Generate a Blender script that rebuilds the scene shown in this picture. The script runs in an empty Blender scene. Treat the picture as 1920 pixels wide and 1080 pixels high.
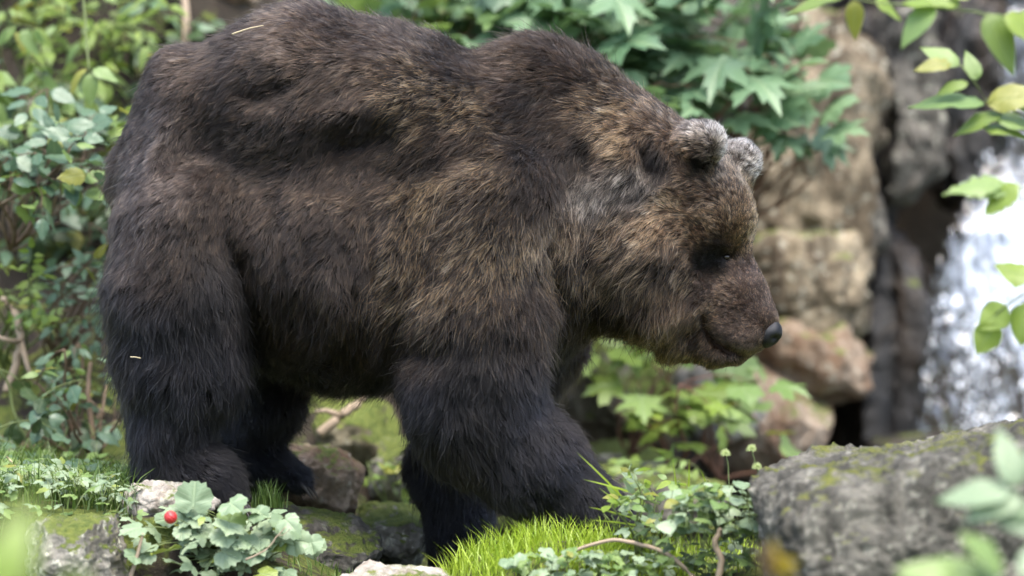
import bpy, bmesh, math, random
import numpy as np
from mathutils import Vector, Matrix, Euler

# ------------------------------------------------------------------ camera, sky, sun, exposure
SC = bpy.context.scene
COL = SC.collection
D0 = 7.0            # metres from the lens to the bear
CZ = 0.72           # lens height
PPM = 768.0         # photograph pixels per metre at the bear
cam_d = bpy.data.cameras.new('camera')
cam = bpy.data.objects.new('camera', cam_d); COL.objects.link(cam)
cam.location = (0, -D0, CZ); cam.rotation_euler = (math.radians(90), 0, 0)
cam_d.sensor_width = 36.0
cam_d.lens = 36.0 * D0 * PPM / 1920.0
cam_d.clip_start = 0.1; cam_d.clip_end = 400
cam_d.dof.use_dof = True
cam_d.dof.focus_distance = D0 - 0.22
cam_d.dof.aperture_fstop = 1.4
cam_d.dof.aperture_blades = 0
SC.camera = cam

SUN_EL, SUN_AZ = math.radians(68), math.radians(165)     # azimuth from +Y (behind the bear) towards +X
wd = bpy.data.worlds.new('World'); SC.world = wd; wd.use_nodes = True
wn = wd.node_tree; bgn = wn.nodes['Background']
sky = wn.nodes.new('ShaderNodeTexSky'); sky.sky_type = 'NISHITA'; sky.sun_disc = False
sky.sun_elevation = SUN_EL; sky.sun_rotation = SUN_AZ
sky.air_density = 1.0; sky.dust_density = 3.0; sky.ozone_density = 1.0
wn.links.new(sky.outputs[0], bgn.inputs[0]); bgn.inputs[1].default_value = 0.15
sun_d = bpy.data.lights.new('sun', 'SUN'); sun_d.energy = 1.5; sun_d.angle = math.radians(40)
sun_d.color = (1.0, 0.96, 0.88)
sun = bpy.data.objects.new('sun', sun_d); COL.objects.link(sun)
sdir = Vector((math.sin(SUN_AZ) * math.cos(SUN_EL), math.cos(SUN_AZ) * math.cos(SUN_EL), math.sin(SUN_EL)))
sun.rotation_euler = sdir.to_track_quat('Z', 'Y').to_euler(); sun.location = (0, 0, 12)
SC.view_settings.view_transform = 'Standard'; SC.view_settings.look = 'None'
SC.view_settings.exposure = 2.15; SC.view_settings.gamma = 1.0
SC.view_settings.use_curve_mapping = False
SC.render.engine = 'CYCLES'
SC.cycles.use_denoising = True; SC.cycles.use_adaptive_sampling = False
SC.cycles.max_bounces = 6; SC.cycles.diffuse_bounces = 3; SC.cycles.glossy_bounces = 3
SC.cycles.transmission_bounces = 4; SC.cycles.transparent_max_bounces = 8
SC.cycles_curves.shape = 'RIBBONS'; SC.cycles_curves.subdivisions = 2

# ------------------------------------------------------------------ helpers
rng = np.random.default_rng(7)
random.seed(7)

def P(px, py, Y=0.0):
    """world point seen at photograph pixel (px, py) when it stands Y metres behind the bear's middle"""
    s = (D0 + Y) / D0
    return Vector(((px - 960) / PPM * s, Y, CZ + (540 - py) / PPM * s))

def _hash(ix, iy, iz, seed):
    h = (ix * 374761393 + iy * 668265263 + iz * 2147483647 + seed * 1274126177) & 0xffffffff
    h = ((h ^ (h >> 13)) * 1274126177) & 0xffffffff
    h = ((h ^ (h >> 16)) * 2246822519) & 0xffffffff
    return ((h ^ (h >> 15)) & 0xffffff) / float(0xffffff)

def vnoise(p, seed=0):
    """smooth value noise, -1..1, p is (N,3)"""
    p = np.asarray(p, dtype=np.float64)
    i = np.floor(p).astype(np.int64); f = p - i
    u = f * f * f * (f * (f * 6 - 15) + 10)
    r = np.zeros(len(p))
    for dx in (0, 1):
        wx = u[:, 0] if dx else 1 - u[:, 0]
        for dy in (0, 1):
            wy = u[:, 1] if dy else 1 - u[:, 1]
            for dz in (0, 1):
                wz = u[:, 2] if dz else 1 - u[:, 2]
                r += wx * wy * wz * _hash(i[:, 0] + dx, i[:, 1] + dy, i[:, 2] + dz, seed)
    return r * 2 - 1

def fbm(p, octaves=4, seed=0, gain=0.5):
    p = np.asarray(p, dtype=np.float64); a = 1.0; t = 0.0; r = np.zeros(len(p))
    for k in range(octaves):
        r += a * vnoise(p * (2.03 ** k) + 17.3 * k, seed + k); t += a; a *= gain
    return r / t

def new_mesh(name, v, f, smooth=True):
    m = bpy.data.meshes.new(name)
    v = np.asarray(v, dtype=np.float32)
    if isinstance(f, np.ndarray):
        n, k = f.shape
        m.vertices.add(len(v)); m.vertices.foreach_set('co', v.ravel())
        m.loops.add(n * k); m.loops.foreach_set('vertex_index', f.astype(np.int32).ravel())
        m.polygons.add(n); m.polygons.foreach_set('loop_start', np.arange(0, n * k, k, dtype=np.int32))
        m.update(calc_edges=True); m.validate()
    else:
        m.from_pydata([tuple(map(float, q)) for q in v], [], f); m.update()
    if smooth:
        m.polygons.foreach_set('use_smooth', np.ones(len(m.polygons), dtype=bool))
    return m

def obj(name, data, mat=None, parent=None):
    o = bpy.data.objects.new(name, data); COL.objects.link(o)
    if mat is not None and data is not None and len(data.materials) == 0: data.materials.append(mat)
    if parent is not None: o.parent = parent
    return o

def tag(o, label, cat, group=None):
    o['label'] = label; o['category'] = cat
    if group: o['group'] = group
    return o

def thing(name, label, cat, loc=(0, 0, 0), group=None):
    o = bpy.data.objects.new(name, None); COL.objects.link(o); o.location = loc
    o.empty_display_size = 0.05
    return tag(o, label, cat, group)

# ------------------------------------------------------------------ node helpers
def mat_new(name):
    m = bpy.data.materials.new(name); m.use_nodes = True
    nt = m.node_tree
    return m, nt, nt.nodes, nt.links, nt.nodes['Principled BSDF']

def ramp(nt, src, stops):
    r = nt.nodes.new('ShaderNodeValToRGB')
    e = r.color_ramp.elements
    while len(e) < len(stops): e.new(0.5)
    for q, (pos, c) in zip(e, stops):
        q.position = pos; q.color = (c, c, c, 1) if isinstance(c, (int, float)) else (*c, 1)
    nt.links.new(src, r.inputs[0]); return r.outputs[0]

def noise(nt, scale, detail=5, rough=0.6, vec=None, dist=0.0):
    n = nt.nodes.new('ShaderNodeTexNoise')
    n.inputs['Scale'].default_value = scale; n.inputs['Detail'].default_value = detail
    n.inputs['Roughness'].default_value = rough; n.inputs['Distortion'].default_value = dist
    if vec is not None: nt.links.new(vec, n.inputs['Vector'])
    return n.outputs[0]

def mixc(nt, fac, a, b, mode='MIX'):
    m = nt.nodes.new('ShaderNodeMix'); m.data_type = 'RGBA'; m.blend_type = mode
    for sock, val in ((m.inputs[0], fac), (m.inputs[6], a), (m.inputs[7], b)):
        if hasattr(val, 'links'): nt.links.new(val, sock)
        elif isinstance(val, (int, float)): sock.default_value = val
        else: sock.default_value = (*val, 1)
    return m.outputs[2]

def math_n(nt, op, a, b=0.0, clamp=False):
    m = nt.nodes.new('ShaderNodeMath'); m.operation = op; m.use_clamp = clamp
    for sock, val in ((m.inputs[0], a), (m.inputs[1], b)):
        if hasattr(val, 'links'): nt.links.new(val, sock)
        else: sock.default_value = val
    return m.outputs[0]

# ================================================================== rock, soil, water
def rock_mat(name, c1, c2, c3, moss=0.3, lichen=0.3, rough=0.85, scale=1.0, mossc=((0.05, 0.075, 0.012), (0.13, 0.15, 0.03)), bump=0.7, spec=0.3):
    m, nt, N, Lk, pb = mat_new(name)
    tc = N.new('ShaderNodeTexCoord').outputs['Object']
    geo = N.new('ShaderNodeNewGeometry'); sep = N.new('ShaderNodeSeparateXYZ'); Lk.new(geo.outputs['Normal'], sep.inputs[0])
    n1 = noise(nt, 3.2 * scale, 8, 0.65, tc, 0.6); n2 = noise(nt, 11 * scale, 8, 0.7, tc, 0.3); n3 = noise(nt, 60 * scale, 6, 0.7, tc)
    mp = N.new('ShaderNodeMapping'); mp.inputs['Scale'].default_value = (7 * scale, 7 * scale, 1.1 * scale); Lk.new(tc, mp.inputs[0])
    st = noise(nt, 1.0, 6, 0.6, mp.outputs[0], 0.8)                    # stains that run down
    col = mixc(nt, ramp(nt, n1, [(0.35, 0.0), (0.62, 1.0)]), c1, c2)
    col = mixc(nt, ramp(nt, st, [(0.43, 0.0), (0.60, 0.9)]), col, c3)
    col = mixc(nt, ramp(nt, n2, [(0.52, 0.0), (0.70, 0.6)]), col, tuple(0.45 * x for x in c1))
    col = mixc(nt, math_n(nt, 'MULTIPLY', ramp(nt, noise(nt, 26 * scale, 5, 0.6, tc), [(0.57, 0.0), (0.64, 1.0)]), lichen), col, (0.42, 0.41, 0.33))
    speck = ramp(nt, n3, [(0.3, 0.55), (0.7, 1.3)])
    col = mixc(nt, 0.8, col, speck, 'MULTIPLY')
    mf = math_n(nt, 'ADD', math_n(nt, 'MULTIPLY', sep.outputs['Z'], 0.42), math_n(nt, 'MULTIPLY', noise(nt, 6.5 * scale, 6, 0.65, tc, 0.4), 1.25))
    mf = ramp(nt, math_n(nt, 'ADD', mf, moss - 1.0), [(0.08, 0.0), (0.22, 1.0)])
    mcol = mixc(nt, ramp(nt, noise(nt, 38 * scale, 5, 0.7, tc), [(0.35, 0.0), (0.65, 1.0)]), *mossc)
    col = mixc(nt, mf, col, mcol)
    Lk.new(col, pb.inputs['Base Color'])
    pb.inputs['Roughness'].default_value = rough; pb.inputs['Specular IOR Level'].default_value = spec
    h = math_n(nt, 'ADD', math_n(nt, 'MULTIPLY', n2, 0.6), math_n(nt, 'MULTIPLY', n3, 0.35))
    h = math_n(nt, 'ADD', h, math_n(nt, 'MULTIPLY', math_n(nt, 'MULTIPLY', noise(nt, 150 * scale, 3, 0.6, tc), mf), 0.8))
    b = N.new('ShaderNodeBump'); b.inputs['Strength'].default_value = bump; b.inputs['Distance'].default_value = 0.025
    Lk.new(h, b.inputs['Height']); Lk.new(b.outputs[0], pb.inputs['Normal'])
    return m

M_BEIGE = rock_mat('beige_rock', (0.12, 0.094, 0.060), (0.28, 0.232, 0.158), (0.045, 0.031, 0.018), 0.12, 0.5)
M_TAN = rock_mat('tan_rock', (0.16, 0.112, 0.073), (0.28, 0.218, 0.16), (0.12, 0.068, 0.038), 0.14, 0.4)
M_GREY = rock_mat('grey_rock', (0.065, 0.058, 0.048), (0.14, 0.128, 0.108), (0.05, 0.044, 0.035), 0.16, 0.5)
M_LICH = rock_mat('lichen_rock', (0.13, 0.12, 0.10), (0.24, 0.225, 0.19), (0.085, 0.075, 0.055), 0.30, 1.0, scale=1.4)
M_BOULDER = rock_mat('boulder_rock', (0.085, 0.08, 0.066), (0.185, 0.172, 0.14), (0.040, 0.037, 0.029), 0.10, 0.3, scale=1.3, bump=1.0, mossc=((0.09, 0.11, 0.02), (0.2, 0.2, 0.04)))
M_PALE = rock_mat('pale_rock', (0.27, 0.25, 0.22), (0.40, 0.375, 0.33), (0.20, 0.165, 0.13), 0.10, 0.6)
M_MOSSY = rock_mat('mossy_rock', (0.11, 0.095, 0.06), (0.19, 0.165, 0.11), (0.07, 0.055, 0.03), 0.48, 0.3)
M_WET = rock_mat('wet_rock', (0.009, 0.009, 0.010), (0.024, 0.021, 0.018), (0.030, 0.019, 0.011), 0.05, 0.03, rough=0.42, spec=0.35)
M_WETBROWN = rock_mat('wet_brown_rock', (0.03, 0.024, 0.016), (0.075, 0.054, 0.036), (0.022, 0.02, 0.02), 0.22, 0.1, rough=0.32, spec=0.55)
M_DARK = rock_mat('shaded_grey_rock', (0.055, 0.052, 0.045), (0.12, 0.11, 0.09), (0.035, 0.03, 0.024), 0.20, 0.3)  # shaded copy of the grey rock, shade put into its darker colours
M_BANK = rock_mat('bank_earth', (0.022, 0.018, 0.012), (0.055, 0.045, 0.028), (0.015, 0.012, 0.008), 0.25, 0.0, 0.95)
M_SOIL = rock_mat('soil', (0.012, 0.009, 0.006), (0.032, 0.023, 0.015), (0.025, 0.02, 0.013), 0.20, 0.05, 0.95, 1.6)  # albedo lowered to stand in for canopy shade on the bank

_ico = {}
def ico(level):
    if level not in _ico:
        bm = bmesh.new(); bmesh.ops.create_icosphere(bm, subdivisions=level, radius=1.0)
        v = np.array([q.co[:] for q in bm.verts]); f = np.array([[q.index for q in t.verts] for t in bm.faces]); bm.free()
        _ico[level] = (v, f)
    return _ico[level]

def rock_mesh(size, seed, level=5, cuts=9, boxy=3.0, rough=0.10, flat_top=False, fine=1.0, ribs=0.0):
    v, f = ico(level); r = np.random.default_rng(seed)
    u = v / (np.abs(v) ** boxy).sum(1, keepdims=True) ** (1 / boxy)
    u = u * (1 + 0.12 * fbm(v * 1.3 + seed, 2, seed))[:, None]
    for k in range(cuts):
        n = r.normal(0, 1, 3); n /= np.linalg.norm(n)
        d = (u @ n).max() * r.uniform(0.70, 0.93)
        over = np.maximum(u @ n - d, 0); u = u - over[:, None] * n * 0.92
    size = np.array(size, float); p = u * size; sc = size.mean()
    nrm = v / size; nrm /= np.linalg.norm(nrm, axis=1, keepdims=True)
    w = p / sc
    ridg = 1 - np.abs(fbm(w * 2.6 + seed * 3.1, 4, seed + 9))
    d = rough * sc * (0.9 * fbm(w * 2.1 + seed, 3, seed + 3) - 0.5 * (ridg - 0.7)) + fine * 0.012 * fbm(p * 22, 4, seed + 5, 0.6) + fine * 0.006 * fbm(p * 75, 2, seed + 6)
    if ribs: d = d + ribs * (np.abs(fbm(p * np.array([7.5, 7.5, 1.3]) + seed, 4, seed + 12, 0.55)) * -1.0 + 0.25) * 0.5
    p = p + nrm * d[:, None]
    if flat_top: p[:, 2] = np.where(p[:, 2] > size[2] * 0.55, size[2] * 0.55 + (p[:, 2] - size[2] * 0.55) * 0.3, p[:, 2])
    return new_mesh('rock', p, f)

def rock(label, px, py, hw, hh, Y, depth, mat, seed, rot=(0, 0, 0), name='rock', group=None, **kw):
    """a rock whose outline is centred at a pixel, half width/height in pixels there, depth in metres"""
    s = (D0 + Y) / D0 / PPM
    o = obj(name, rock_mesh((hw * s, depth, hh * s), seed, **kw), mat)
    o.location = P(px, py, Y); o.rotation_euler = tuple(math.radians(a) for a in rot)
    return tag(o, label, 'rock', group)

def sstep(a, b, x):
    t = np.clip((x - a) / (b - a), 0, 1); return t * t * (3 - 2 * t)

def ground_h(x, y):
    x = np.asarray(x, float); y = np.asarray(y, float)
    b = np.interp(x, [-8, -1.3, -0.8, -0.55, -0.28, 0.0, 0.28, 0.6, 1.2, 2, 8], [.30, .25, .19, .10, -.02, -.045, .05, .07, .04, .08, .3])
    front = np.maximum(-0.46 - 0.16 * sstep(-0.6, -0.2, x) - y, 0)
    z = b - np.minimum(front * 1.7, 1.1)
    left = 1 - sstep(-0.6, 0.3, x)
    rise = sstep(0.9, 3.2, y) * 2.6 + np.maximum(y - 0.5, 0) * 0.12
    dip = -0.38 * sstep(0.5, 1.6, y)
    z = z + left * rise + (1 - left) * dip
    z = z + sstep(3.9, 5.2, y) * np.maximum(4.6 - z, 0)
    return z

xs = np.sinh(np.linspace(-3.4, 3.4, 261)) * 2.2; ys_ = np.sinh(np.linspace(-3.4, 3.4, 261)) * 2.2
GX, GY = np.meshgrid(xs, ys_, indexing='ij')
gzz = ground_h(GX.ravel(), GY.ravel())
pp = np.stack([GX.ravel(), GY.ravel(), np.zeros(GX.size)], 1)
gzz = gzz + 0.03 * fbm(pp * 3.0, 4, 70) + 0.012 * fbm(pp * 14, 3, 71)
gv = np.stack([GX.ravel(), GY.ravel(), gzz], 1)
i0 = np.arange(261 * 261).reshape(261, 261)
gf = np.stack([i0[:-1, :-1].ravel(), i0[1:, :-1].ravel(), i0[1:, 1:].ravel(), i0[:-1, 1:].ravel()], 1)
g_o = obj('ground', new_mesh('ground', gv, gf), M_SOIL); g_o['kind'] = 'structure'

# cliff that closes the back of the place
nx, nz = 320, 170
cx = np.linspace(-9, 9, nx); cz = np.linspace(-0.9, 5.2, nz)
CX, CZZ = np.meshgrid(cx, cz, indexing='ij')
q = np.stack([CX.ravel(), np.zeros(CX.size), CZZ.ravel()], 1)
cy = np.interp(q[:, 0], [-9, -2.2, -0.6, 0.4, 9], [2.4, 3.0, 3.7, 3.85, 4.1]) + 0.18 * (q[:, 2] - 0.5) * 0.35
blk = fbm(q * np.array([1.2, 1, 0.75]), 2, 81); blk = np.round(blk * 4) / 4 * 0.6 + blk * 0.4
cy = cy - 0.38 * blk - 0.10 * fbm(q * 4.2, 4, 82) - 0.025 * fbm(q * 17, 3, 83)
cy = cy + 0.35 * np.exp(-((q[:, 0] - 1.9) / 0.55) ** 2)          # the chute of the waterfall
cv_ = np.stack([q[:, 0], cy, q[:, 2]], 1)
i0 = np.arange(nx * nz).reshape(nx, nz)
cf_ = np.stack([i0[:-1, :-1].ravel(), i0[1:, :-1].ravel(), i0[1:, 1:].ravel(), i0[:-1, 1:].ravel()], 1)
# material: dark earthy bank on the left, grey rock in the middle, wet black rock round the water
cl_m, nt, N, Lk, pb = mat_new('cliff_rock')
tc = N.new('ShaderNodeTexCoord').outputs['Object']; sx = N.new('ShaderNodeSeparateXYZ'); Lk.new(tc, sx.inputs[0])
wob = math_n(nt, 'ADD', sx.outputs['X'], math_n(nt, 'MULTIPLY', noise(nt, 2.2, 6, 0.6, tc), 0.8))
n1 = noise(nt, 5, 8, 0.7, tc, 0.5); n2 = noise(nt, 24, 7, 0.7, tc)
earth = mixc(nt, n1, (0.008, 0.007, 0.005), (0.03, 0.027, 0.015))
grey = mixc(nt, ramp(nt, n1, [(0.35, 0), (0.65, 1)]), (0.045, 0.042, 0.033), (0.14, 0.125, 0.095))
grey = mixc(nt, ramp(nt, noise(nt, 7, 6, 0.7, tc), [(0.5, 0), (0.66, 0.8)]), grey, (0.06, 0.075, 0.02))
wet = mixc(nt, n1, (0.007, 0.008, 0.009), (0.035, 0.033, 0.03))
f1 = ramp(nt, math_n(nt, 'MULTIPLY', math_n(nt, 'ADD', wob, 3.0), 0.167), [(0.42, 0.0), (0.50, 1.0)])
f2 = ramp(nt, math_n(nt, 'MULTIPLY', math_n(nt, 'ADD', wob, 3.0), 0.167), [(0.75, 0.0), (0.80, 1.0)])
Lk.new(mixc(nt, f2, mixc(nt, f1, earth, grey), wet), pb.inputs['Base Color'])
Lk.new(ramp(nt, f2, [(0, 0.9), (1, 0.3)]), pb.inputs['Roughness'])
b = N.new('ShaderNodeBump'); b.inputs['Strength'].default_value = 0.8; b.inputs['Distance'].default_value = 0.05
Lk.new(math_n(nt, 'ADD', n1, math_n(nt, 'MULTIPLY', n2, 0.4)), b.inputs['Height']); Lk.new(b.outputs[0], pb.inputs['Normal'])
cliff = obj('cliff', new_mesh('cliff', cv_, cf_), cl_m); cliff['kind'] = 'structure'

# stones of the cliff
rock('tall upright beige slab of the cliff with long vertical ribs', 1503, 320, 112, 275, 3.25, 0.35, M_BEIGE, 11, (0, 4, 8), level=6, cuts=12, boxy=6, rough=0.22, ribs=0.22)
rock('squared beige block under the tall upright slab of the cliff', 1500, 545, 122, 108, 3.15, 0.38, M_BEIGE, 12, (0, -3, 5), level=6, cuts=10, boxy=6, rough=0.22, ribs=0.1)
rock('wide brownish block with an undercut ledge below the squared beige block', 1482, 668, 128, 70, 3.1, 0.42, M_TAN, 13, (0, 14, 5), cuts=10, boxy=6, rough=0.22, ribs=0.08)
rock('rounded tan boulder at the foot of the cliff, dark gap on its waterfall side', 1440, 800, 118, 112, 2.75, 0.34, M_TAN, 14, (0, 12, 0), level=6, cuts=8, boxy=2.6, rough=0.10, ribs=0.05)
rock('pale pinkish slanting slab leaning on the rounded tan boulder', 1345, 745, 66, 80, 2.6, 0.25, M_PALE, 15, (0, -28, 10), cuts=10, boxy=3.5, rough=0.10)
rock('narrow grey upright slab high beside the waterfall chute', 1700, 180, 46, 205, 3.45, 0.30, M_GREY, 16, (0, -2, 0), level=6, cuts=11, boxy=6, rough=0.22, ribs=0.2)
rock('small pale grey pointed stone wedged beside the dark wet cleft', 1618, 420, 42, 78, 3.2, 0.22, M_GREY, 17, (0, -12, 0), cuts=12, boxy=2.6, rough=0.12, ribs=0.1)
rock('dark wet pillar of rock edging the white water', 1662, 660, 62, 235, 3.45, 0.30, M_WET, 18, (0, 2, 0), level=6, cuts=9, boxy=6, rough=0.22, ribs=0.2)
rock('black glistening wet rock in the cleft beside the dark wet pillar', 1600, 700, 46, 190, 3.7, 0.25, M_WET, 19, (0, 0, 0), cuts=9, boxy=3, rough=0.18, ribs=0.2)
rock('black wet bulging rock at the head of the waterfall', 1810, 190, 80, 190, 3.95, 0.3, M_WET, 20, (0, 5, 0), level=6, cuts=9, boxy=3, rough=0.2, ribs=0.2)
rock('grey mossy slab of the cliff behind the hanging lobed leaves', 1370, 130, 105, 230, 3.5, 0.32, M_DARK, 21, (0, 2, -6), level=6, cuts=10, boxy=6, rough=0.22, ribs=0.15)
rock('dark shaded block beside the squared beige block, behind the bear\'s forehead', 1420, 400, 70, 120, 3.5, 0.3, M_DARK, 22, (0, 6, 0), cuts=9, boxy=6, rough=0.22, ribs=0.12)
rock('olive mossy rock face below the bear\'s throat', 1165, 735, 115, 130, 2.9, 0.35, M_MOSSY, 23, (0, 0, 12), level=6, cuts=10, boxy=3.6, rough=0.12, ribs=0.1)
rock('low flat pale stone below the olive mossy face', 1160, 868, 85, 42, 2.3, 0.25, M_LICH, 24, (0, 5, 0), cuts=8, boxy=2.8, rough=0.09)
rock('dark brown rock in shadow between pale slab and olive mossy face', 1270, 830, 60, 80, 2.9, 0.3, M_WETBROWN, 25, (0, 0, 0), cuts=9, boxy=3, rough=0.12)
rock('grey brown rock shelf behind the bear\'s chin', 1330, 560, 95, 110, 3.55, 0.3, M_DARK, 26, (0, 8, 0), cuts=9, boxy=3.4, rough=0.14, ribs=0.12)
rock('sunlit brown rock above the bear\'s rump', 450, 25, 105, 48, 2.35, 0.35, M_TAN, 27, (0, -8, 0), cuts=9, boxy=2.8, rough=0.12)
rock('low wet rock ledge at the foot of the white water', 1760, 850, 170, 50, 3.3, 0.35, M_WET, 28, (0, 0, 0), cuts=8, boxy=2.8, rough=0.14)
rock('black wet recessed rock between the tall beige slab and the narrow grey slab', 1622, 220, 60, 260, 3.62, 0.25, M_WET, 29, (0, 0, 0), level=6, cuts=9, boxy=5, rough=0.2, ribs=0.2)
# stones under and around the bear
rock('squared boulder with pale top and rust stained side behind the hind paws', 592, 912, 80, 74, 0.62, 0.20, M_TAN, 31, (0, 5, 8), level=6, cuts=8, boxy=3.6, rough=0.07)
rock('grey lichen spotted stone leaning behind the far forepaw', 745, 1000, 78, 52, 0.48, 0.20, M_LICH, 32, (0, 14, 0), level=6, cuts=9, boxy=2.8, rough=0.09)
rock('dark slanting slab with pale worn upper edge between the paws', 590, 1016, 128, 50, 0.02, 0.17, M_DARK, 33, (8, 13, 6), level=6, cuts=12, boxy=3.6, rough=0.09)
rock('mossy boulder with a bright mossy crown under the belly', 665, 815, 84, 66, 1.35, 0.25, M_MOSSY, 34, (0, 0, 0), cuts=9, boxy=2.8, rough=0.12)
rock('grey mossy stone behind the squared boulder', 560, 800, 70, 70, 1.6, 0.25, M_MOSSY, 35, (0, 10, 0), cuts=9, boxy=2.8, rough=0.12)
rock('grey stone seen between belly and foreleg', 735, 880, 55, 60, 1.2, 0.2, M_LICH, 36, (0, 0, 0), cuts=9, boxy=2.8, rough=0.12)
rock('pale knobbly stone under the near hind paw', 318, 942, 86, 34, -0.30, 0.13, M_PALE, 37, (0, 3, 0), level=6, cuts=5, boxy=2.6, rough=0.16)
rock('brown block of rock below the leafy ledge, moss on its top', 150, 1040, 98, 72, -0.54, 0.15, M_LICH, 38, (0, -4, -6), level=6, cuts=9, boxy=3.8, rough=0.09)
rock('smooth pale rock sticking up before the bright grass', 735, 1100, 118, 40, -0.50, 0.16, M_PALE, 39, (0, 2, 0), level=6, cuts=4, boxy=2.3, rough=0.05)
rock('yellowish mossy hummock stone seen between the forelegs', 985, 1000, 62, 40, 0.62, 0.14, M_MOSSY, 40, (0, 0, 0), cuts=6, boxy=2.4, rough=0.12)
rock('huge grey lichen covered boulder with pale rim and moss, in front of the waterfall', 1758, 1040, 330, 205, -0.85, 0.38, M_BOULDER, 41, (0, -8, 4), level=7, cuts=3, boxy=6.0, rough=0.09, fine=1.7)
rock('green mossy boulder behind the leaves of the bank', 135, 660, 95, 110, 1.75, 0.3, M_MOSSY, 42, (0, 0, 0), cuts=7, boxy=2.5, rough=0.12)
rock('brown stone at the foot of the leafy bank', 60, 850, 75, 40, 1.0, 0.2, M_TAN, 43, (0, 5, 0), cuts=8, boxy=2.8, rough=0.12)
rock('long mossy grey stone behind the bear\'s forearm', 1130, 930, 90, 60, 1.6, 0.25, M_MOSSY, 44, (0, 4, 0), cuts=8, boxy=2.8, rough=0.12)
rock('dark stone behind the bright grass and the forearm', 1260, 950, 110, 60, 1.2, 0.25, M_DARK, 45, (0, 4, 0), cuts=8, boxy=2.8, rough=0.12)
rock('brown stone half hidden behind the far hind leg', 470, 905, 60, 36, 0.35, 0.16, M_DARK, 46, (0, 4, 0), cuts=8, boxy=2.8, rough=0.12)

# ------------------------------------------------------------------ waterfall
def water_mat():
    m, nt, N, Lk, pb = mat_new('falling_water')
    tc = N.new('ShaderNodeTexCoord').outputs['Object']
    mp = N.new('ShaderNodeMapping'); mp.inputs['Scale'].default_value = (14, 14, 3.2); Lk.new(tc, mp.inputs[0])
    a = noise(nt, 1.0, 7, 0.72, mp.outputs[0], 0.8); c = noise(nt, 26, 5, 0.7, tc, 0.5)
    at = N.new('ShaderNodeAttribute'); at.attribute_name = 'foam'
    f = math_n(nt, 'ADD', math_n(nt, 'MULTIPLY', a, 0.75), math_n(nt, 'MULTIPLY', c, 0.45))
    f = math_n(nt, 'ADD', f, math_n(nt, 'SUBTRACT', at.outputs['Fac'], 0.95))
    f = ramp(nt, f, [(0.10, 0.0), (0.34, 1.0)])
    tr = N.new('ShaderNodeBsdfTransparent'); gl = N.new('ShaderNodeBsdfGlossy'); gl.inputs['Roughness'].default_value = 0.15
    mx = N.new('ShaderNodeMixShader'); mx.inputs[0].default_value = 0.10; Lk.new(tr.outputs[0], mx.inputs[1]); Lk.new(gl.outputs[0], mx.inputs[2])
    pb.inputs['Base Color'].default_value = (0.62, 0.68, 0.78, 1); pb.inputs['Roughness'].default_value = 0.35
    m2 = N.new('ShaderNodeMixShader'); Lk.new(f, m2.inputs[0]); Lk.new(mx.outputs[0], m2.inputs[1]); Lk.new(pb.outputs[0], m2.inputs[2])
    Lk.new(m2.outputs[0], N['Material Output'].inputs[0]); return m
WM = water_mat()
def water_sheet(left, right, zs, Yf, foam, seed, nu=110, nv=260):
    """left(t), right(t): x of the edges, t = 0 top .. 1 bottom"""
    t = np.linspace(0, 1, nv); u = np.linspace(0, 1, nu); U, T = np.meshgrid(u, t, indexing='ij')
    l = np.interp(T, *left); r = np.interp(T, *right); x = l + (r - l) * U; z = zs[0] + (zs[1] - zs[0]) * T
    q = np.stack([x.ravel(), np.zeros(x.size), z.ravel()], 1)
    y = np.interp(T, *Yf).ravel() - 0.05 * np.abs(fbm(q * np.array([13, 1, 2.2]), 4, seed)) - 0.03 * fbm(q * np.array([40, 1, 14]), 3, seed + 1)
    v = np.stack([q[:, 0] + 0.015 * fbm(q * 9, 2, seed + 2), y, q[:, 2]], 1)
    i0 = np.arange(nu * nv).reshape(nu, nv)
    f = np.stack([i0[:-1, :-1].ravel(), i0[1:, :-1].ravel(), i0[1:, 1:].ravel(), i0[:-1, 1:].ravel()], 1)
    m = new_mesh('water', v, f)
    edge = np.minimum(np.minimum(U * 9, (1 - U) * 9), 1)
    fo = np.interp(T, *foam) * (0.55 + 0.45 * edge)
    at = m.attributes.new('foam', 'FLOAT', 'POINT'); at.data.foreach_set('value', fo.ravel().astype(np.float32))
    return m
zt, zm, zb = 2.9, P(0, 330, 3.75).z, -0.6
wf = obj('waterfall', water_sheet(([0, .35, .6, 1], [1.93, 1.90, 1.85, 1.80]), ([0, .5, 1], [2.02, 2.00, 2.10]), (zt, zm - 0.05), ([0, 1], [3.75, 3.66]), ([0, .5, 1], [.46, .38, .45]), 91), WM)
wf['kind'] = 'structure'
w2 = obj('cascade', water_sheet(([0, .12, .3, 1], [1.78, 1.62, 1.47, 1.455]), ([0, .2, 1], [2.3, 2.75, 2.9]), (zm + 0.06, zb), ([0, .15, 1], [3.64, 3.45, 3.3]), ([0, .18, .42, 1], [.47, .70, .46, .41]), 93, 200, 300), WM, wf)
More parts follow.
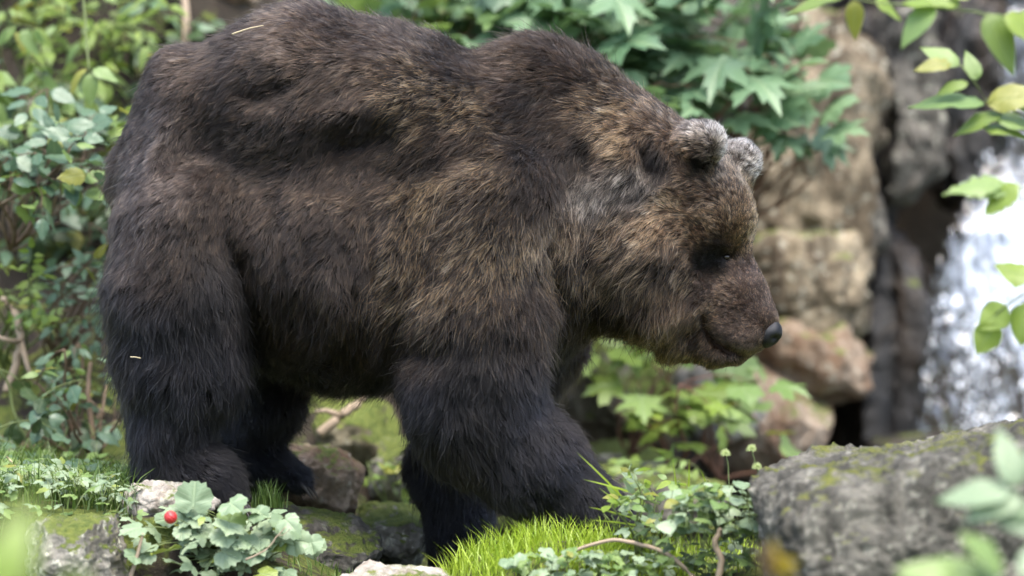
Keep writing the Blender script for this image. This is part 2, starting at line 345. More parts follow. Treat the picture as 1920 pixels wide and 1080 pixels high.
# spray: thousands of flying drops
v0, f0 = ico(1); nd = 15000
t = rng.random(nd) ** 0.8
zc = (zm + 0.25) + (zb - zm - 0.25) * t
xl = np.interp(t, [0, .2, .4, 1], [1.80, 1.58, 1.47, 1.45]); xx = xl + (2.9 - xl) * rng.random(nd) ** 1.1
keep = fbm(np.stack([xx * 9, np.zeros(nd), zc * 2.6], 1), 3, 97) + 0.5 * fbm(np.stack([xx * 22, np.zeros(nd), zc * 12], 1), 2, 98) > rng.uniform(-0.25, 0.45, nd)
xx, zc, t = xx[keep], zc[keep], t[keep]; nd = len(xx)
yy = np.interp(t, [0, .15, 1], [3.6, 3.42, 3.25]) - np.abs(rng.normal(0, 0.10, nd))
rr = np.clip(rng.lognormal(-6.15, 0.7, nd), 0.0010, 0.012)
sv_ = (v0[None] * rr[:, None, None] * np.array([1, 1, 1.6])) + np.stack([xx, yy, zc], 1)[:, None, :]
fv = (f0[None] + (np.arange(nd) * len(v0))[:, None, None]).reshape(-1, 3)
dm_, nt, N, Lk, pb = mat_new('water_drop'); pb.inputs['Base Color'].default_value = (0.80, 0.84, 0.90, 1); pb.inputs['Roughness'].default_value = 0.1
spray = obj('spray', new_mesh('spray', sv_.reshape(-1, 3), fv), dm_, wf); spray['kind'] = 'stuff'
# stream at the foot
pm_, nt, N, Lk, pb = mat_new('stream_water'); pb.inputs['Base Color'].default_value = (0.012, 0.016, 0.016, 1); pb.inputs['Roughness'].default_value = 0.06
b = N.new('ShaderNodeBump'); b.inputs['Strength'].default_value = 0.4; b.inputs['Distance'].default_value = 0.03
Lk.new(noise(nt, 14, 4, 0.6), b.inputs['Height']); Lk.new(b.outputs[0], pb.inputs['Normal'])
st_ = obj('stream', new_mesh('stream', [(0.2, 1.3, -0.27), (9, 1.3, -0.27), (9, 4.3, -0.27), (0.2, 4.3, -0.27)], [(0, 1, 2, 3)]), pm_); st_['kind'] = 'structure'

# ================================================================== the bear
# surface sculpted as a smooth union of tapered volumes on a grid, then meshed as one skin
HA = math.radians(17)          # the head is turned a little towards the lens
def bp(px, py, Y=0.0):
    """pixel, pixel, lateral pixels (negative = near side) -> metres"""
    y = Y / PPM; s = (D0 + y) / D0
    return np.array([(px - 960) / PPM * s, y, CZ + (540 - py) / PPM * s]), s
def hp(px, py, lat=0.0):
    """a point of the head: px, py as seen for the middle line, lat towards its far side"""
    return (px + lat * math.sin(HA), py, -(px - 1190) * math.tan(HA) + lat * math.cos(HA))

VOX = 0.0085
GX0, GY0, GZ0 = -1.08, -0.56, -0.12
NX, NY, NZ = int(1.86 / VOX), int(1.04 / VOX), int(1.64 / VOX)
gx = GX0 + VOX * np.arange(NX); gy = GY0 + VOX * np.arange(NY); gz = GZ0 + VOX * np.arange(NZ)
F = np.full((NX, NY, NZ), 0.5, dtype=np.float32)

def smin(a, b, k):
    h = np.clip(0.5 + 0.5 * (b - a) / k, 0, 1)
    return b * (1 - h) + a * h - k * h * (1 - h)

def cap(p0, r0, p1, r1, ys=1.0, k=0.05):
    """add a tapered capsule; p = (px, py, Y px), r in px, ys = how much wider across than tall"""
    a, s0 = bp(*p0); b, s1 = bp(*p1)
    r0 = r0 / PPM * s0; r1 = r1 / PPM * s1
    pad = max(k, 0.03) + 0.03
    lo = np.minimum(a - r0 * np.array([1, ys, 1]), b - r1 * np.array([1, ys, 1])) - pad
    hi = np.maximum(a + r0 * np.array([1, ys, 1]), b + r1 * np.array([1, ys, 1])) + pad
    ix = slice(*np.searchsorted(gx, (lo[0], hi[0]))); iy = slice(*np.searchsorted(gy, (lo[1], hi[1]))); iz = slice(*np.searchsorted(gz, (lo[2], hi[2])))
    X, Y, Z = np.meshgrid(gx[ix], gy[iy], gz[iz], indexing='ij', sparse=True)
    Y = Y / ys; ay, by = a[1] / ys, b[1] / ys
    d = np.array([b[0] - a[0], by - ay, b[2] - a[2]]); L2 = max(d @ d, 1e-9)
    t = np.clip(((X - a[0]) * d[0] + (Y - ay) * d[1] + (Z - a[2]) * d[2]) / L2, 0, 1)
    q = np.sqrt((X - a[0] - t * d[0]) ** 2 + (Y - ay - t * d[1]) ** 2 + (Z - a[2] - t * d[2]) ** 2) - (r0 + t * (r1 - r0))
    F[ix, iy, iz] = smin(F[ix, iy, iz], q.astype(np.float32), k)

def chain(pts, ys=1.0, k=0.05):
    for (p0, r0), (p1, r1) in zip(pts, pts[1:]): cap(p0, r0, p1, r1, ys, k)

# trunk
chain([((395, 225, 0), 140), ((560, 215, 0), 192), ((720, 250, 0), 190), ((880, 300, 0), 180)], 1.1, 0.06)
chain([((328, 340, 0), 116), ((380, 430, 0), 150)], 1.4, 0.07)
cap((332, 138, -55), 34, (332, 138, 55), 34, 1.0, 0.05)                       # hip bones
chain([((480, 470, 0), 190), ((640, 500, 0), 210), ((800, 490, 0), 215)], 1.22, 0.07)
chain([((900, 262, 0), 132), ((1000, 198, 0), 118), ((1068, 212, 0), 115)], 0.95, 0.045)   # hump
chain([((925, 400, 0), 190), ((950, 520, 0), 165)], 1.35, 0.07)
chain([((1000, 480, 0), 140), ((1025, 570, 0), 85)], 1.15, 0.06)
cap((240, 312, 0), 16, (230, 345, 0), 12, 1.0, 0.06)                           # tail
# neck and ruff
chain([((990, 340, 0), 195), ((1140, 335, -10), 160), ((1235, 365, -15), 132)], 0.92, 0.06)
chain([((1080, 450, -20), 140), ((1170, 510, -25), 112)], 1.15, 0.06)
# near fore leg: upper arm, forearm reaching forward, paw
chain([((930, 400, -170), 120), ((895, 600, -190), 128), ((888, 720, -195), 124), ((893, 785, -195), 112),
       ((1000, 868, -200), 92), ((1092, 952, -205), 62), ((1135, 1000, -205), 52), ((1165, 1020, -205), 40)], 1.0, 0.05)
# far fore leg, set back and lower
chain([((970, 460, 150), 120), ((1010, 640, 165), 78), ((930, 780, 170), 86), ((848, 880, 165), 74),
       ((858, 980, 160), 56), ((862, 1030, 155), 52), ((920, 1055, 145), 34)], 1.0, 0.04)
# near hind leg
chain([((345, 440, -130), 130), ((340, 560, -150), 130), ((340, 680, -155), 112), ((322, 790, -155), 74), ((312, 870, -155), 56)], 1.0, 0.05)
chain([((300, 882, -155), 42), ((385, 895, -165), 50), ((430, 925, -170), 34)], 1.25, 0.04)
# far hind leg
chain([((440, 480, 130), 130), ((480, 640, 150), 100), ((482, 750, 155), 76), ((440, 840, 155), 56)], 1.0, 0.05)
chain([((425, 870, 155), 38), ((500, 868, 150), 36), ((552, 893, 145), 20)], 1.3, 0.035)
# toes
for (bx, by, bY, dx, dy, r) in ((425, 925, -170, 22, 12, 17), (1160, 1020, -205, 18, 10, 16), (915, 1055, 145, 18, 6, 15), (545, 890, 145, 18, 9, 12)):
    for j in range(5):
        o = (j - 2) * 17
        cap((bx - abs(j - 2) * 4, by, bY + o), r, (bx + dx - abs(j - 2) * 6, by + dy, bY + o * 1.15), r * 0.8, 1.0, 0.012)
# head
chain([(hp(1255, 372), 122), (hp(1310, 405), 104)], 1.02, 0.05)
for sd in (-1, 1):
    cap(hp(1300, 360, 40 * sd), 70, hp(1342, 428, 44 * sd), 50, 1.0, 0.045)         # brow
    chain([(hp(1230, 470, 85 * sd), 92), (hp(1240, 560, 66 * sd), 72)], 1.0, 0.05)  # cheek
    cap(hp(1290, 500, 62 * sd), 60, hp(1310, 560, 44 * sd), 46, 1.0, 0.04)          # jaw muscle
    cap(hp(1348, 600, 20 * sd), 40, hp(1396, 628, 15 * sd), 36, 1.0, 0.025)         # upper lip
    cap(hp(1330, 505, 24 * sd), 44, hp(1400, 590, 15 * sd), 30, 1.0, 0.03)          # muzzle side
chain([(hp(1335, 490), 64), (hp(1380, 555), 52), (hp(1418, 608), 37)], 0.9, 0.04)
cap(hp(1362, 478), 40, hp(1420, 595), 28, 0.95, 0.03)
chain([(hp(1252, 600, -10), 56), (hp(1262, 640, -10), 30)], 1.6, 0.05)              # throat tuft
chain([(hp(1285, 632), 44), (hp(1342, 658), 25), (hp(1380, 666), 17)], 1.1, 0.03)   # lower jaw
# ears
def ear(c, ax, base):
    cap(base, 36, c, 36, 1.0, 0.03)
    cap((c[0] - 10 * ax, c[1], c[2]), 36, (c[0] + 10 * ax, c[1] - 2, c[2] - 4), 36, 0.9, 0.02)
ear((1313, 268, -128), 1, (1285, 330, -110))
ear((1384, 303, 62), 0.3, (1372, 345, 50))

GXm, GYm, GZm = np.meshgrid(gx, gy, gz, indexing='ij', sparse=True)
def stroke(pts, depth, w, y0=-1.0, y1=1.0):
    """press a groove (depth > 0) or raise a ridge (depth < 0) along a polyline seen from the side, in metres"""
    ys_ = (y0, y1)
    iy = slice(*np.searchsorted(gy, ys_))
    P3 = []
    for q in pts:
        a, s = bp(q[0], q[1], (q[2] if len(q) > 2 else -190)); P3.append((a[0], a[2]))
    P3 = np.array(P3); lo = P3.min(0) - 3 * w; hi = P3.max(0) + 3 * w
    ix = slice(*np.searchsorted(gx, (lo[0], hi[0]))); iz = slice(*np.searchsorted(gz, (lo[1], hi[1])))
    X, Z = np.meshgrid(gx[ix], gz[iz], indexing='ij')
    best = np.full(X.shape, 1e9); par = np.zeros(X.shape); ns = len(P3) - 1
    for k, (a, b) in enumerate(zip(P3[:-1], P3[1:])):
        d = b - a; t = np.clip(((X - a[0]) * d[0] + (Z - a[1]) * d[1]) / max(d @ d, 1e-9), 0, 1)
        e = (X - a[0] - t * d[0]) ** 2 + (Z - a[1] - t * d[1]) ** 2
        par = np.where(e < best, (k + t) / ns, par); best = np.minimum(best, e)
    if ns > 1: depth = depth * np.clip(np.minimum(par, 1 - par) * 3.0 + 0.15, 0, 1)
    g = depth * np.exp(-best / (w * w))
    F[ix, iy, iz] += g[:, None, :].astype(np.float32)

NEARS = (-1.0, -0.08); 
for sd in (NEARS, (0.08, 1.0)):
    stroke([(418, 400), (448, 510), (478, 610), (490, 720)], 0.035, 0.035, *sd)     # crease in front of the thigh
    stroke([(600, 285), (680, 270), (765, 240)], 0.030, 0.032, *sd)                 # hollow under the loin
    stroke([(560, 235), (680, 205), (830, 165)], -0.018, 0.030, *sd)                # loin fold above it
    stroke([(430, 185), (510, 180), (560, 150)], 0.022, 0.030, *sd)                 # dip behind the hip bone
    stroke([(330, 150), (300, 260), (262, 360)], -0.012, 0.035, *sd)
    stroke([(575, 400), (580, 520), (600, 640)], 0.012, 0.022, *sd)                 # skin folds of the flank
    stroke([(650, 400), (655, 520), (690, 640)], 0.012, 0.022, *sd)
    stroke([(520, 330), (530, 450), (545, 590)], 0.010, 0.020, *sd)
    stroke([(690, 360), (700, 450), (715, 560)], 0.020, 0.028, *sd)                 # behind the shoulder
    stroke([(765, 320), (745, 450), (745, 600)], -0.012, 0.030, *sd)                # its edge
    stroke([(1080, 265), (1100, 300), (1085, 330)], 0.022, 0.035, *sd)              # hollow below the neck crest
    stroke([(1035, 400), (1028, 500), (1050, 590)], 0.018, 0.028, *sd)              # in front of it the ruff
    stroke([(1075, 400), (1070, 500), (1095, 590)], -0.009, 0.034, *sd)
    stroke([(790, 335), (880, 300), (960, 330)], 0.012, 0.03, *sd)
    stroke([(760, 650), (830, 660), (900, 650)], 0.010, 0.025, *sd)
stroke([(1205, 255), (1208, 300), (1222, 335)], 0.030, 0.018, -1.0, -0.06)         # fold behind the ear
stroke([(1238, 250), (1246, 300)], -0.012, 0.018, -1.0, -0.06)
stroke([(1302, 305, -130), (1310, 322, -130)], 0.006, 0.016, -1.0, -0.05)
stroke([(1352, 478, -100), (1366, 484, -100)], 0.012, 0.014, -1.0, -0.05)          # eye socket
stroke([(1345, 462, -100), (1368, 466, -100)], -0.008, 0.010, -1.0, -0.05)       # upper lid
stroke([(1318, 500, -100), (1345, 520, -100)], 0.010, 0.022, -1.0, -0.05)
MOUTH = [(1320, 590), (1326, 616), (1340, 640), (1362, 656), (1394, 664)]
stroke([(a, b, -100) for a, b in MOUTH], 0.014, 0.0080, -1.0, 0.3)

# broad unevenness of muscle and skin
_n = 26
lat = rng.uniform(-1, 1, (_n, _n, _n)).astype(np.float32)
def lattice(scale):
    ax = [np.clip((g - g[0]) * scale, 0, _n - 1.001) for g in (gx, gy, gz)]
    i = [a.astype(int) for a in ax]; f = [a - b for a, b in zip(ax, i)]; f = [q * q * (3 - 2 * q) for q in f]
    r = np.zeros(F.shape, dtype=np.float32)
    for a in (0, 1):
        for b in (0, 1):
            for c in (0, 1):
                w = (f[0] if a else 1 - f[0])[:, None, None] * (f[1] if b else 1 - f[1])[None, :, None] * (f[2] if c else 1 - f[2])[None, None, :]
                r += w.astype(np.float32) * lat[np.ix_(i[0] + a, i[1] + b, i[2] + c)]
    return r
body_w = np.clip((0.22 - gx) / 0.2, 0.25, 1)[:, None, None].astype(np.float32)
F += lattice(9.0) * 0.007 * body_w
F += lattice(13.0)[::1] * 0.005 * body_w

def surface_nets(F):
    S = F < 0
    c = np.zeros(tuple(n - 1 for n in F.shape), dtype=np.int8)
    for a in (0, 1):
        for b in (0, 1):
            for d in (0, 1):
                c += S[a:F.shape[0] - 1 + a, b:F.shape[1] - 1 + b, d:F.shape[2] - 1 + d]
    act = (c > 0) & (c < 8)
    idx = np.argwhere(act); vid = np.full(act.shape, -1, dtype=np.int64); vid[act] = np.arange(len(idx))
    acc = np.zeros((len(idx), 3)); cnt = np.zeros(len(idx))
    corners = [(a, b, d) for a in (0, 1) for b in (0, 1) for d in (0, 1)]
    val = {k: F[idx[:, 0] + k[0], idx[:, 1] + k[1], idx[:, 2] + k[2]] for k in corners}
    for k in corners:
        for ax in range(3):
            if k[ax] == 0:
                k2 = tuple(1 if q == ax else k[q] for q in range(3))
                a, b = val[k], val[k2]; m = (a < 0) != (b < 0)
                t = np.where(m, a / np.where(a - b == 0, 1, a - b), 0)
                pt = np.tile(np.array(k, float), (len(idx), 1)); pt[:, ax] += t
                acc[m] += pt[m]; cnt[m] += 1
    v = idx + acc / cnt[:, None]
    quads = []
    for ax in range(3):
        u, w = [(1, 2), (2, 0), (0, 1)][ax]
        sl0 = [slice(None)] * 3; sl1 = [slice(None)] * 3
        sl0[ax] = slice(0, -1); sl1[ax] = slice(1, None)
        a, b = S[tuple(sl0)], S[tuple(sl1)]
        e = np.argwhere(a != b)
        e = e[(e[:, u] > 0) & (e[:, w] > 0) & (e[:, u] < F.shape[u] - 1) & (e[:, w] < F.shape[w] - 1)]
        flip = a[e[:, 0], e[:, 1], e[:, 2]]
        def g(du, dw):
            q = e.copy(); q[:, u] += du; q[:, w] += dw
            return vid[q[:, 0], q[:, 1], q[:, 2]]
        q = np.stack([g(-1, -1), g(0, -1), g(0, 0), g(-1, 0)], 1)
        q[~flip] = q[~flip][:, ::-1]
        quads.append(q)
    return v, np.concatenate(quads)

sv, sf = surface_nets(F)
sv = sv * VOX + np.array([GX0, GY0, GZ0])

Gr = np.gradient(F, VOX)
def sample(A, p):
    q = (p - np.array([GX0, GY0, GZ0])) / VOX
    q = np.clip(q, 0, np.array(F.shape) - 1.001); i = q.astype(int); f = q - i
    r = np.zeros(len(p))
    for a in (0, 1):
        for b in (0, 1):
            for c in (0, 1):
                w = (f[:, 0] if a else 1 - f[:, 0]) * (f[:, 1] if b else 1 - f[:, 1]) * (f[:, 2] if c else 1 - f[:, 2])
                r += w * A[i[:, 0] + a, i[:, 1] + b, i[:, 2] + c]
    return r
def grad(p):
    g = np.stack([sample(G, p) for G in Gr], 1)
    return g
def norm(a): return a / np.maximum(np.linalg.norm(a, axis=1, keepdims=True), 1e-9)
def to_skin(p, steps=3):
    for _ in range(steps):
        g = grad(p); l = np.maximum((g * g).sum(1), 0.15)
        p = p - g * (sample(F, p) / l)[:, None]
    return p

# ---- coat: where it lies, how long, which colour.  (px, py, Y px or None for both sides, direction x y z, length cm, lift, colour key)
PAL = {  # root, middle/tip colour, share of pale-tipped hairs, tip colour
    'black': ((0.0018, 0.0017, 0.0021), (0.0060, 0.0058, 0.0075), 0.08, (0.026, 0.025, 0.030)),  # bluish tips put the sheen of the black fur into its colour
    'leg':   ((0.0022, 0.0019, 0.0019), (0.0065, 0.0056, 0.0058), 0.08, (0.030, 0.023, 0.018)),
    'dark':  ((0.0024, 0.0017, 0.0014), (0.0078, 0.0049, 0.0035), 0.12, (0.062, 0.038, 0.022)),
    'back':  ((0.0036, 0.0026, 0.0022), (0.0142, 0.0096, 0.0074), 0.18, (0.092, 0.061, 0.038)),
    'rump':  ((0.0056, 0.0042, 0.0036), (0.0235, 0.0168, 0.0140), 0.22, (0.105, 0.078, 0.059)),
    'gold':  ((0.0024, 0.0016, 0.0011), (0.0088, 0.0053, 0.0031), 0.32, (0.31, 0.188, 0.086)),
    'tan':   ((0.0085, 0.0053, 0.0033), (0.040, 0.0232, 0.0132), 0.50, (0.33, 0.200, 0.105)),
    'ruff':  ((0.0045, 0.0031, 0.0021), (0.0205, 0.0130, 0.0080), 0.40, (0.29, 0.193, 0.110)),
    'grey':  ((0.0080, 0.0066, 0.0060), (0.038, 0.031, 0.027), 0.45, (0.25, 0.215, 0.175)),
    'face':  ((0.0090, 0.0055, 0.0038), (0.042, 0.0248, 0.0150), 0.34, (0.23, 0.142, 0.077)),
    'muz':   ((0.0115, 0.0077, 0.0062), (0.044, 0.0275, 0.0200), 0.24, (0.16, 0.102, 0.068)),
    'eye':   ((0.0014, 0.0011, 0.0011), (0.0034, 0.0026, 0.0024), 0.02, (0.010, 0.007, 0.006)),  # dark hair round the eyes; also paints shade at the ears
    'ear':   ((0.0100, 0.0080, 0.0068), (0.085, 0.071, 0.060), 0.60, (0.52, 0.455, 0.38)),
}
GUIDES = [
    (330, 130, None, (-.9, -.1, -.35), 2.6, .25, 'back'), (480, 60, None, (-.95, -.1, -.2), 2.8, .25, 'back'),
    (600, 30, None, (-.9, 0, -.1), 3.6, .55, 'back'), (740, 70, None, (-.95, 0, -.2), 3.4, .35, 'back'),
    (860, 110, None, (-.95, 0, -.2), 3.2, .35, 'back'), (450, 185, None, (-.9, -.1, -.4), 2.6, .22, 'dark'),  # dark guide puts the hip dip's shade into the coat colour
    (640, 180, None, (-.9, 0, -.4), 3.0, .28, 'back'), (780, 190, None, (-.9, 0, -.4), 3.0, .28, 'gold'),
    (300, 260, None, (-.75, 0, -.65), 2.4, .22, 'rump'), (235, 330, None, (-.4, 0, -.9), 2.6, .3, 'rump'),
    (212, 330, 0, (-.35, 0, -.95), 3.4, .35, 'back'), (330, 360, None, (-.6, 0, -.8), 2.4, .2, 'rump'),
    (260, 470, None, (-.4, 0, -.9), 2.8, .25, 'rump'), (380, 440, None, (-.4, 0, -.9), 2.6, .2, 'back'),
    (350, 500, None, (-.3, 0, -.95), 3.2, .25, 'dark'), (230, 560, None, (-.45, 0, -.9), 4.0, .45, 'leg'),
    (420, 540, None, (-.1, 0, -1), 3.8, .3, 'leg'),
    (330, 620, None, (-.25, 0, -.97), 4.6, .35, 'black'), (230, 680, None, (-.35, 0, -.9), 4.6, .45, 'leg'),
    (430, 680, None, (.1, 0, -1), 4.4, .35, 'black'), (330, 760, None, (-.1, 0, -1), 4.0, .3, 'black'),
    (300, 850, None, (.3, 0, -.95), 3.4, .25, 'black'), (390, 890, -165, (.75, 0, -.65), 3.6, .35, 'black'),
    (440, 930, -170, (.6, 0, -.8), 2.8, .3, 'black'), (500, 860, 150, (.75, 0, -.65), 4.0, .35, 'black'),
    (480, 760, 155, (0, 0, -1), 4.0, .35, 'black'), (550, 890, 145, (.7, 0, -.7), 3.0, .35, 'black'),
    (530, 300, None, (-.7, 0, -.7), 2.6, .2, 'back'), (600, 420, None, (-.5, 0, -.85), 2.6, .2, 'back'),
    (520, 470, None, (-.3, 0, -.95), 2.6, .2, 'back'), (680, 350, None, (-.7, 0, -.7), 2.8, .22, 'back'),
    (660, 500, None, (-.4, 0, -.9), 2.8, .22, 'back'), (560, 600, None, (-.2, 0, -1), 3.0, .25, 'dark'),
    (660, 640, None, (-.2, 0, -1), 3.6, .3, 'dark'), (640, 720, None, (-.3, 0, -.9), 5.0, .4, 'leg'),
    (720, 720, 0, (-.4, 0, -.8), 5.0, .4, 'black'), (680, 270, None, (-.85, 0, -.5), 2.8, .2, 'dark'),  # dark guide puts the loin hollow's shade into the coat colour
    (930, 120, None, (-.85, 0, .0), 3.8, .4, 'dark'), (1010, 90, None, (-.85, 0, .1), 4.2, .5, 'dark'),
    (1080, 120, None, (-.8, 0, .2), 4.0, .45, 'dark'), (980, 190, None, (-.8, 0, -.5), 3.8, .3, 'dark'),
    (880, 220, None, (-.85, 0, -.5), 3.4, .3, 'gold'), (850, 290, None, (-.75, 0, -.6), 3.6, .32, 'dark'),
    (820, 380, None, (-.6, 0, -.8), 4.2, .42, 'gold'), (910, 370, None, (-.55, 0, -.8), 4.0, .38, 'gold'),
    (1010, 340, None, (-.6, 0, -.8), 3.8, .32, 'dark'), (1080, 290, None, (-.6, 0, -.7), 3.2, .22, 'dark'),
    (850, 480, None, (-.4, 0, -.9), 4.4, .42, 'gold'), (950, 480, None, (-.4, 0, -.9), 4.4, .4, 'gold'),
    (760, 540, None, (-.45, 0, -.9), 4.8, .45, 'gold'), (860, 580, None, (-.25, 0, -.95), 4.6, .4, 'gold'),
    (980, 580, None, (-.2, 0, -.95), 4.4, .35, 'dark'), (780, 640, None, (-.3, 0, -.95), 4.4, .4, 'dark'),
    (880, 670, None, (-.1, 0, -1), 4.0, .35, 'leg'), (800, 750, -195, (-.05, 0, -1), 3.8, .32, 'black'),
    (920, 740, -195, (.15, 0, -1), 3.4, .28, 'leg'), (990, 760, -195, (.4, 0, -.9), 3.2, .28, 'black'),
    (860, 850, -195, (.2, 0, -.98), 4.0, .35, 'leg'), (980, 860, -200, (.5, 0, -.87), 3.2, .25, 'black'),
    (1080, 930, -205, (.6, 0, -.8), 3.0, .25, 'black'), (1140, 1000, -205, (.75, 0, -.6), 3.0, .3, 'black'),
    (1010, 640, 165, (0, 0, -1), 4.0, .35, 'black'), (930, 780, 170, (-.3, 0, -.95), 3.6, .35, 'black'),
    (850, 880, 165, (-.1, 0, -1), 4.0, .4, 'black'), (858, 980, 160, (.1, 0, -1), 3.0, .25, 'black'),
    (910, 1050, 145, (.8, 0, -.5), 2.4, .25, 'black'), (1040, 620, 0, (-.2, 0, -1), 4.4, .4, 'black'),
    (1140, 200, None, (-.8, 0, .1), 3.4, .3, 'gold'), (1200, 230, None, (-.8, 0, .2), 2.8, .3, 'tan'),
    (1160, 270, None, (-.75, 0, -.4), 3.0, .3, 'tan'), (1250, 250, None, (-.8, 0, .1), 2.2, .3, 'tan'),
    (1100, 370, None, (-.6, 0, -.75), 3.6, .35, 'grey'), (1060, 430, None, (-.55, 0, -.8), 4.4, .4, 'ruff'),
    (1180, 350, None, (-.55, 0, -.7), 3.2, .3, 'grey'), (1140, 430, None, (-.6, 0, -.75), 4.0, .38, 'ruff'),
    (1080, 520, None, (-.5, 0, -.85), 4.6, .42, 'gold'), (1160, 520, None, (-.5, 0, -.8), 4.2, .4, 'ruff'),
    (1140, 600, None, (-.3, 0, -.95), 4.4, .4, 'dark'), (1100, 600, None, (-.3, 0, -.95), 4.4, .4, 'dark'),
    (1215, 290, None, (-.3, 0, -.9), 2.6, .2, 'eye'), (1225, 430, None, (-.7, 0, -.6), 3.0, .3, 'tan'),  # eye colour here paints the tuft shadow in the fold behind the ear
    (1240, 500, None, (-.7, 0, -.6), 3.2, .35, 'ruff'), (1250, 570, None, (-.55, 0, -.8), 3.6, .38, 'face'),
    (1230, 630, None, (-.3, 0, -.95), 4.6, .4, 'face'), (1265, 650, None, (-.2, 0, -1), 4.2, .35, 'face'),
]
HEADG = [  # head guides: px, py, lateral px (both sides)
    (1290, 290, 0, (-.6, 0, .5), 1.6, .3, 'tan'), (1340, 340, 0, (-.5, 0, .8), 1.2, .25, 'tan'), (1380, 400, 0, (-.4, 0, .9), 1.3, .28, 'tan'),
    (1400, 450, 30, (-.4, 0, .85), 1.0, .3, 'tan'), (1290, 380, 100, (-.6, 0, .5), 1.8, .25, 'tan'), (1270, 440, 110, (-.8, 0, -.1), 2.2, .28, 'tan'),
    (1330, 430, 80, (-.6, 0, .5), 1.5, .28, 'tan'), (1300, 480, 95, (-.85, 0, -.1), 1.5, .25, 'face'), (1290, 540, 90, (-.8, 0, -.4), 2.0, .3, 'face'),
    (1290, 600, 70, (-.7, 0, -.6), 2.4, .32, 'face'), (1360, 480, 60, (-.7, 0, .4), 0.7, .18, 'eye'), (1335, 490, 75, (-.8, 0, .2), 0.9, .18, 'eye'),
    (1335, 540, 60, (-.8, 0, .2), 0.9, .18, 'muz'), (1395, 520, 0, (-.5, 0, .8), 0.9, .2, 'muz'), (1430, 580, 0, (-.5, 0, .8), 0.7, .2, 'muz'),
    (1380, 580, 45, (-.75, 0, .4), 1.0, .2, 'muz'), (1345, 590, 55, (-.8, 0, -.2), 0.9, .2, 'tan'), (1410, 640, 35, (-.6, 0, -.2), 0.6, .18, 'muz'), (1370, 630, 48, (-.7, 0, -.1), 0.8, .18, 'muz'),
    (1330, 660, 30, (-.4, 0, -.8), 1.4, .3, 'face'), (1375, 675, 20, (.1, 0, -.9), 0.9, .3, 'muz'), (1295, 660, 40, (-.4, 0, -.85), 2.2, .35, 'face'),
]
EARG = [ (1300, 250, -140, (-.6, 0, .7), 1.5, .4, 'ear'), (1335, 240, -130, (.2, 0, .9), 1.4, .4, 'ear'), (1350, 280, -120, (.7, 0, .3), 1.3, .3, 'ear'),
         (1310, 310, -150, (-.3, -.2, .6), 1.6, .25, 'eye'), (1285, 300, -140, (-.5, -.2, .6), 1.8, .25, 'face'),  # eye colour here paints the shade low on the near ear
         (1384, 285, 50, (.2, 0, .9), 1.3, .4, 'ear'), (1400, 310, 40, (.7, 0, .2), 1.3, .35, 'ear'), (1378, 340, 40, (.2, 0, .6), 1.2, .3, 'tan') ]
keys = list(PAL)
gp, gd, gl, gk, gw = [], [], [], [], []
for (px, py, Yp, d, L, lift, key) in GUIDES:
    for Y in ((-190, 190) if Yp is None else (Yp,)):
        a, s = bp(px, py, 0 if Yp is None else Y)
        if Yp is None: a[1] = Y / PPM
        gp.append(a); gd.append(d); gl.append((L, lift)); gk.append(keys.index(key)); gw.append(1.0)
for (px, py, lt, d, L, lift, key) in HEADG:
    for sd in ((-1, 1) if lt else (1,)):
        a, s = bp(*hp(px - abs(lt) * 0 , py, lt * sd)); gp.append(a); gd.append((d[0] * math.cos(HA), -d[0] * math.sin(HA), d[2])); gl.append((L, lift)); gk.append(keys.index(key)); gw.append(0.5)
for (px, py, Y, d, L, lift, key) in EARG:
    a, s = bp(px, py, Y); gp.append(a); gd.append(d); gl.append((L, lift)); gk.append(keys.index(key)); gw.append(0.35)
gl = [(min(a, 2.6) + max(a - 2.6, 0) * 0.75, b) for a, b in gl]
gp = np.array(gp); gd = np.array(gd, float); gl = np.array(gl); gk = np.array(gk); gw = np.array(gw)
PALM = np.array([list(PAL[k][0]) + list(PAL[k][1]) + [PAL[k][2]] + list(PAL[k][3]) for k in keys])
gfeat = np.concatenate([gd, gl, PALM[gk]], 1)

def coat(p):
    q = p.copy(); out = np.zeros((len(p), gfeat.shape[1]))
    sc_ = np.array([1, 0.45, 1])
    for i in range(0, len(p), 20000):
        d2 = (((q[i:i + 20000, None, :] - gp[None]) * sc_) ** 2).sum(2) / (gw[None] ** 2) + 2e-4
        w = 1 / d2 ** 2.2
        out[i:i + 20000] = (w @ gfeat) / w.sum(1, keepdims=True)
    return out

EYE_N, _ = bp(1361, 481, -112)
def surf_point(px, py, y_from=-0.6):
    """first skin point met when looking from the lens through a pixel"""
    o = np.array([0, -D0, CZ]); d = np.array([(px - 960) / PPM / D0, 1.0, (540 - py) / PPM / D0])
    t = np.arange(D0 - 0.54, D0 + 0.45, 0.003)
    pts = o + d * t[:, None]; f = sample(F, pts); k = np.argmax(f < 0)
    return pts[k]

# hair roots: clump centres on the skin, several hairs to a clump
tri_a = sv[sf[:, 0]]; tri_b = sv[sf[:, 1]]; tri_c = sv[sf[:, 2]]; tri_d = sv[sf[:, 3]]
area = 0.5 * (np.linalg.norm(np.cross(tri_b - tri_a, tri_c - tri_a), axis=1) + np.linalg.norm(np.cross(tri_c - tri_a, tri_d - tri_a), axis=1))
cent = (tri_a + tri_b + tri_c + tri_d) / 4
fc = coat(cent)
dens = area / (np.clip(fc[:, 3], 0.6, 5.0) ** 1.15)
N_CLUMP, PER = 56000, 15
pick = rng.choice(len(cent), N_CLUMP, p=dens / dens.sum())
u, v_ = rng.random((2, N_CLUMP, 1))
cc = (tri_a[pick] * (1 - u) + tri_b[pick] * u) * (1 - v_) + (tri_d[pick] * (1 - u) + tri_c[pick] * u) * v_
cc = to_skin(cc, 1)
cn = norm(grad(cc)); cf = coat(cc)
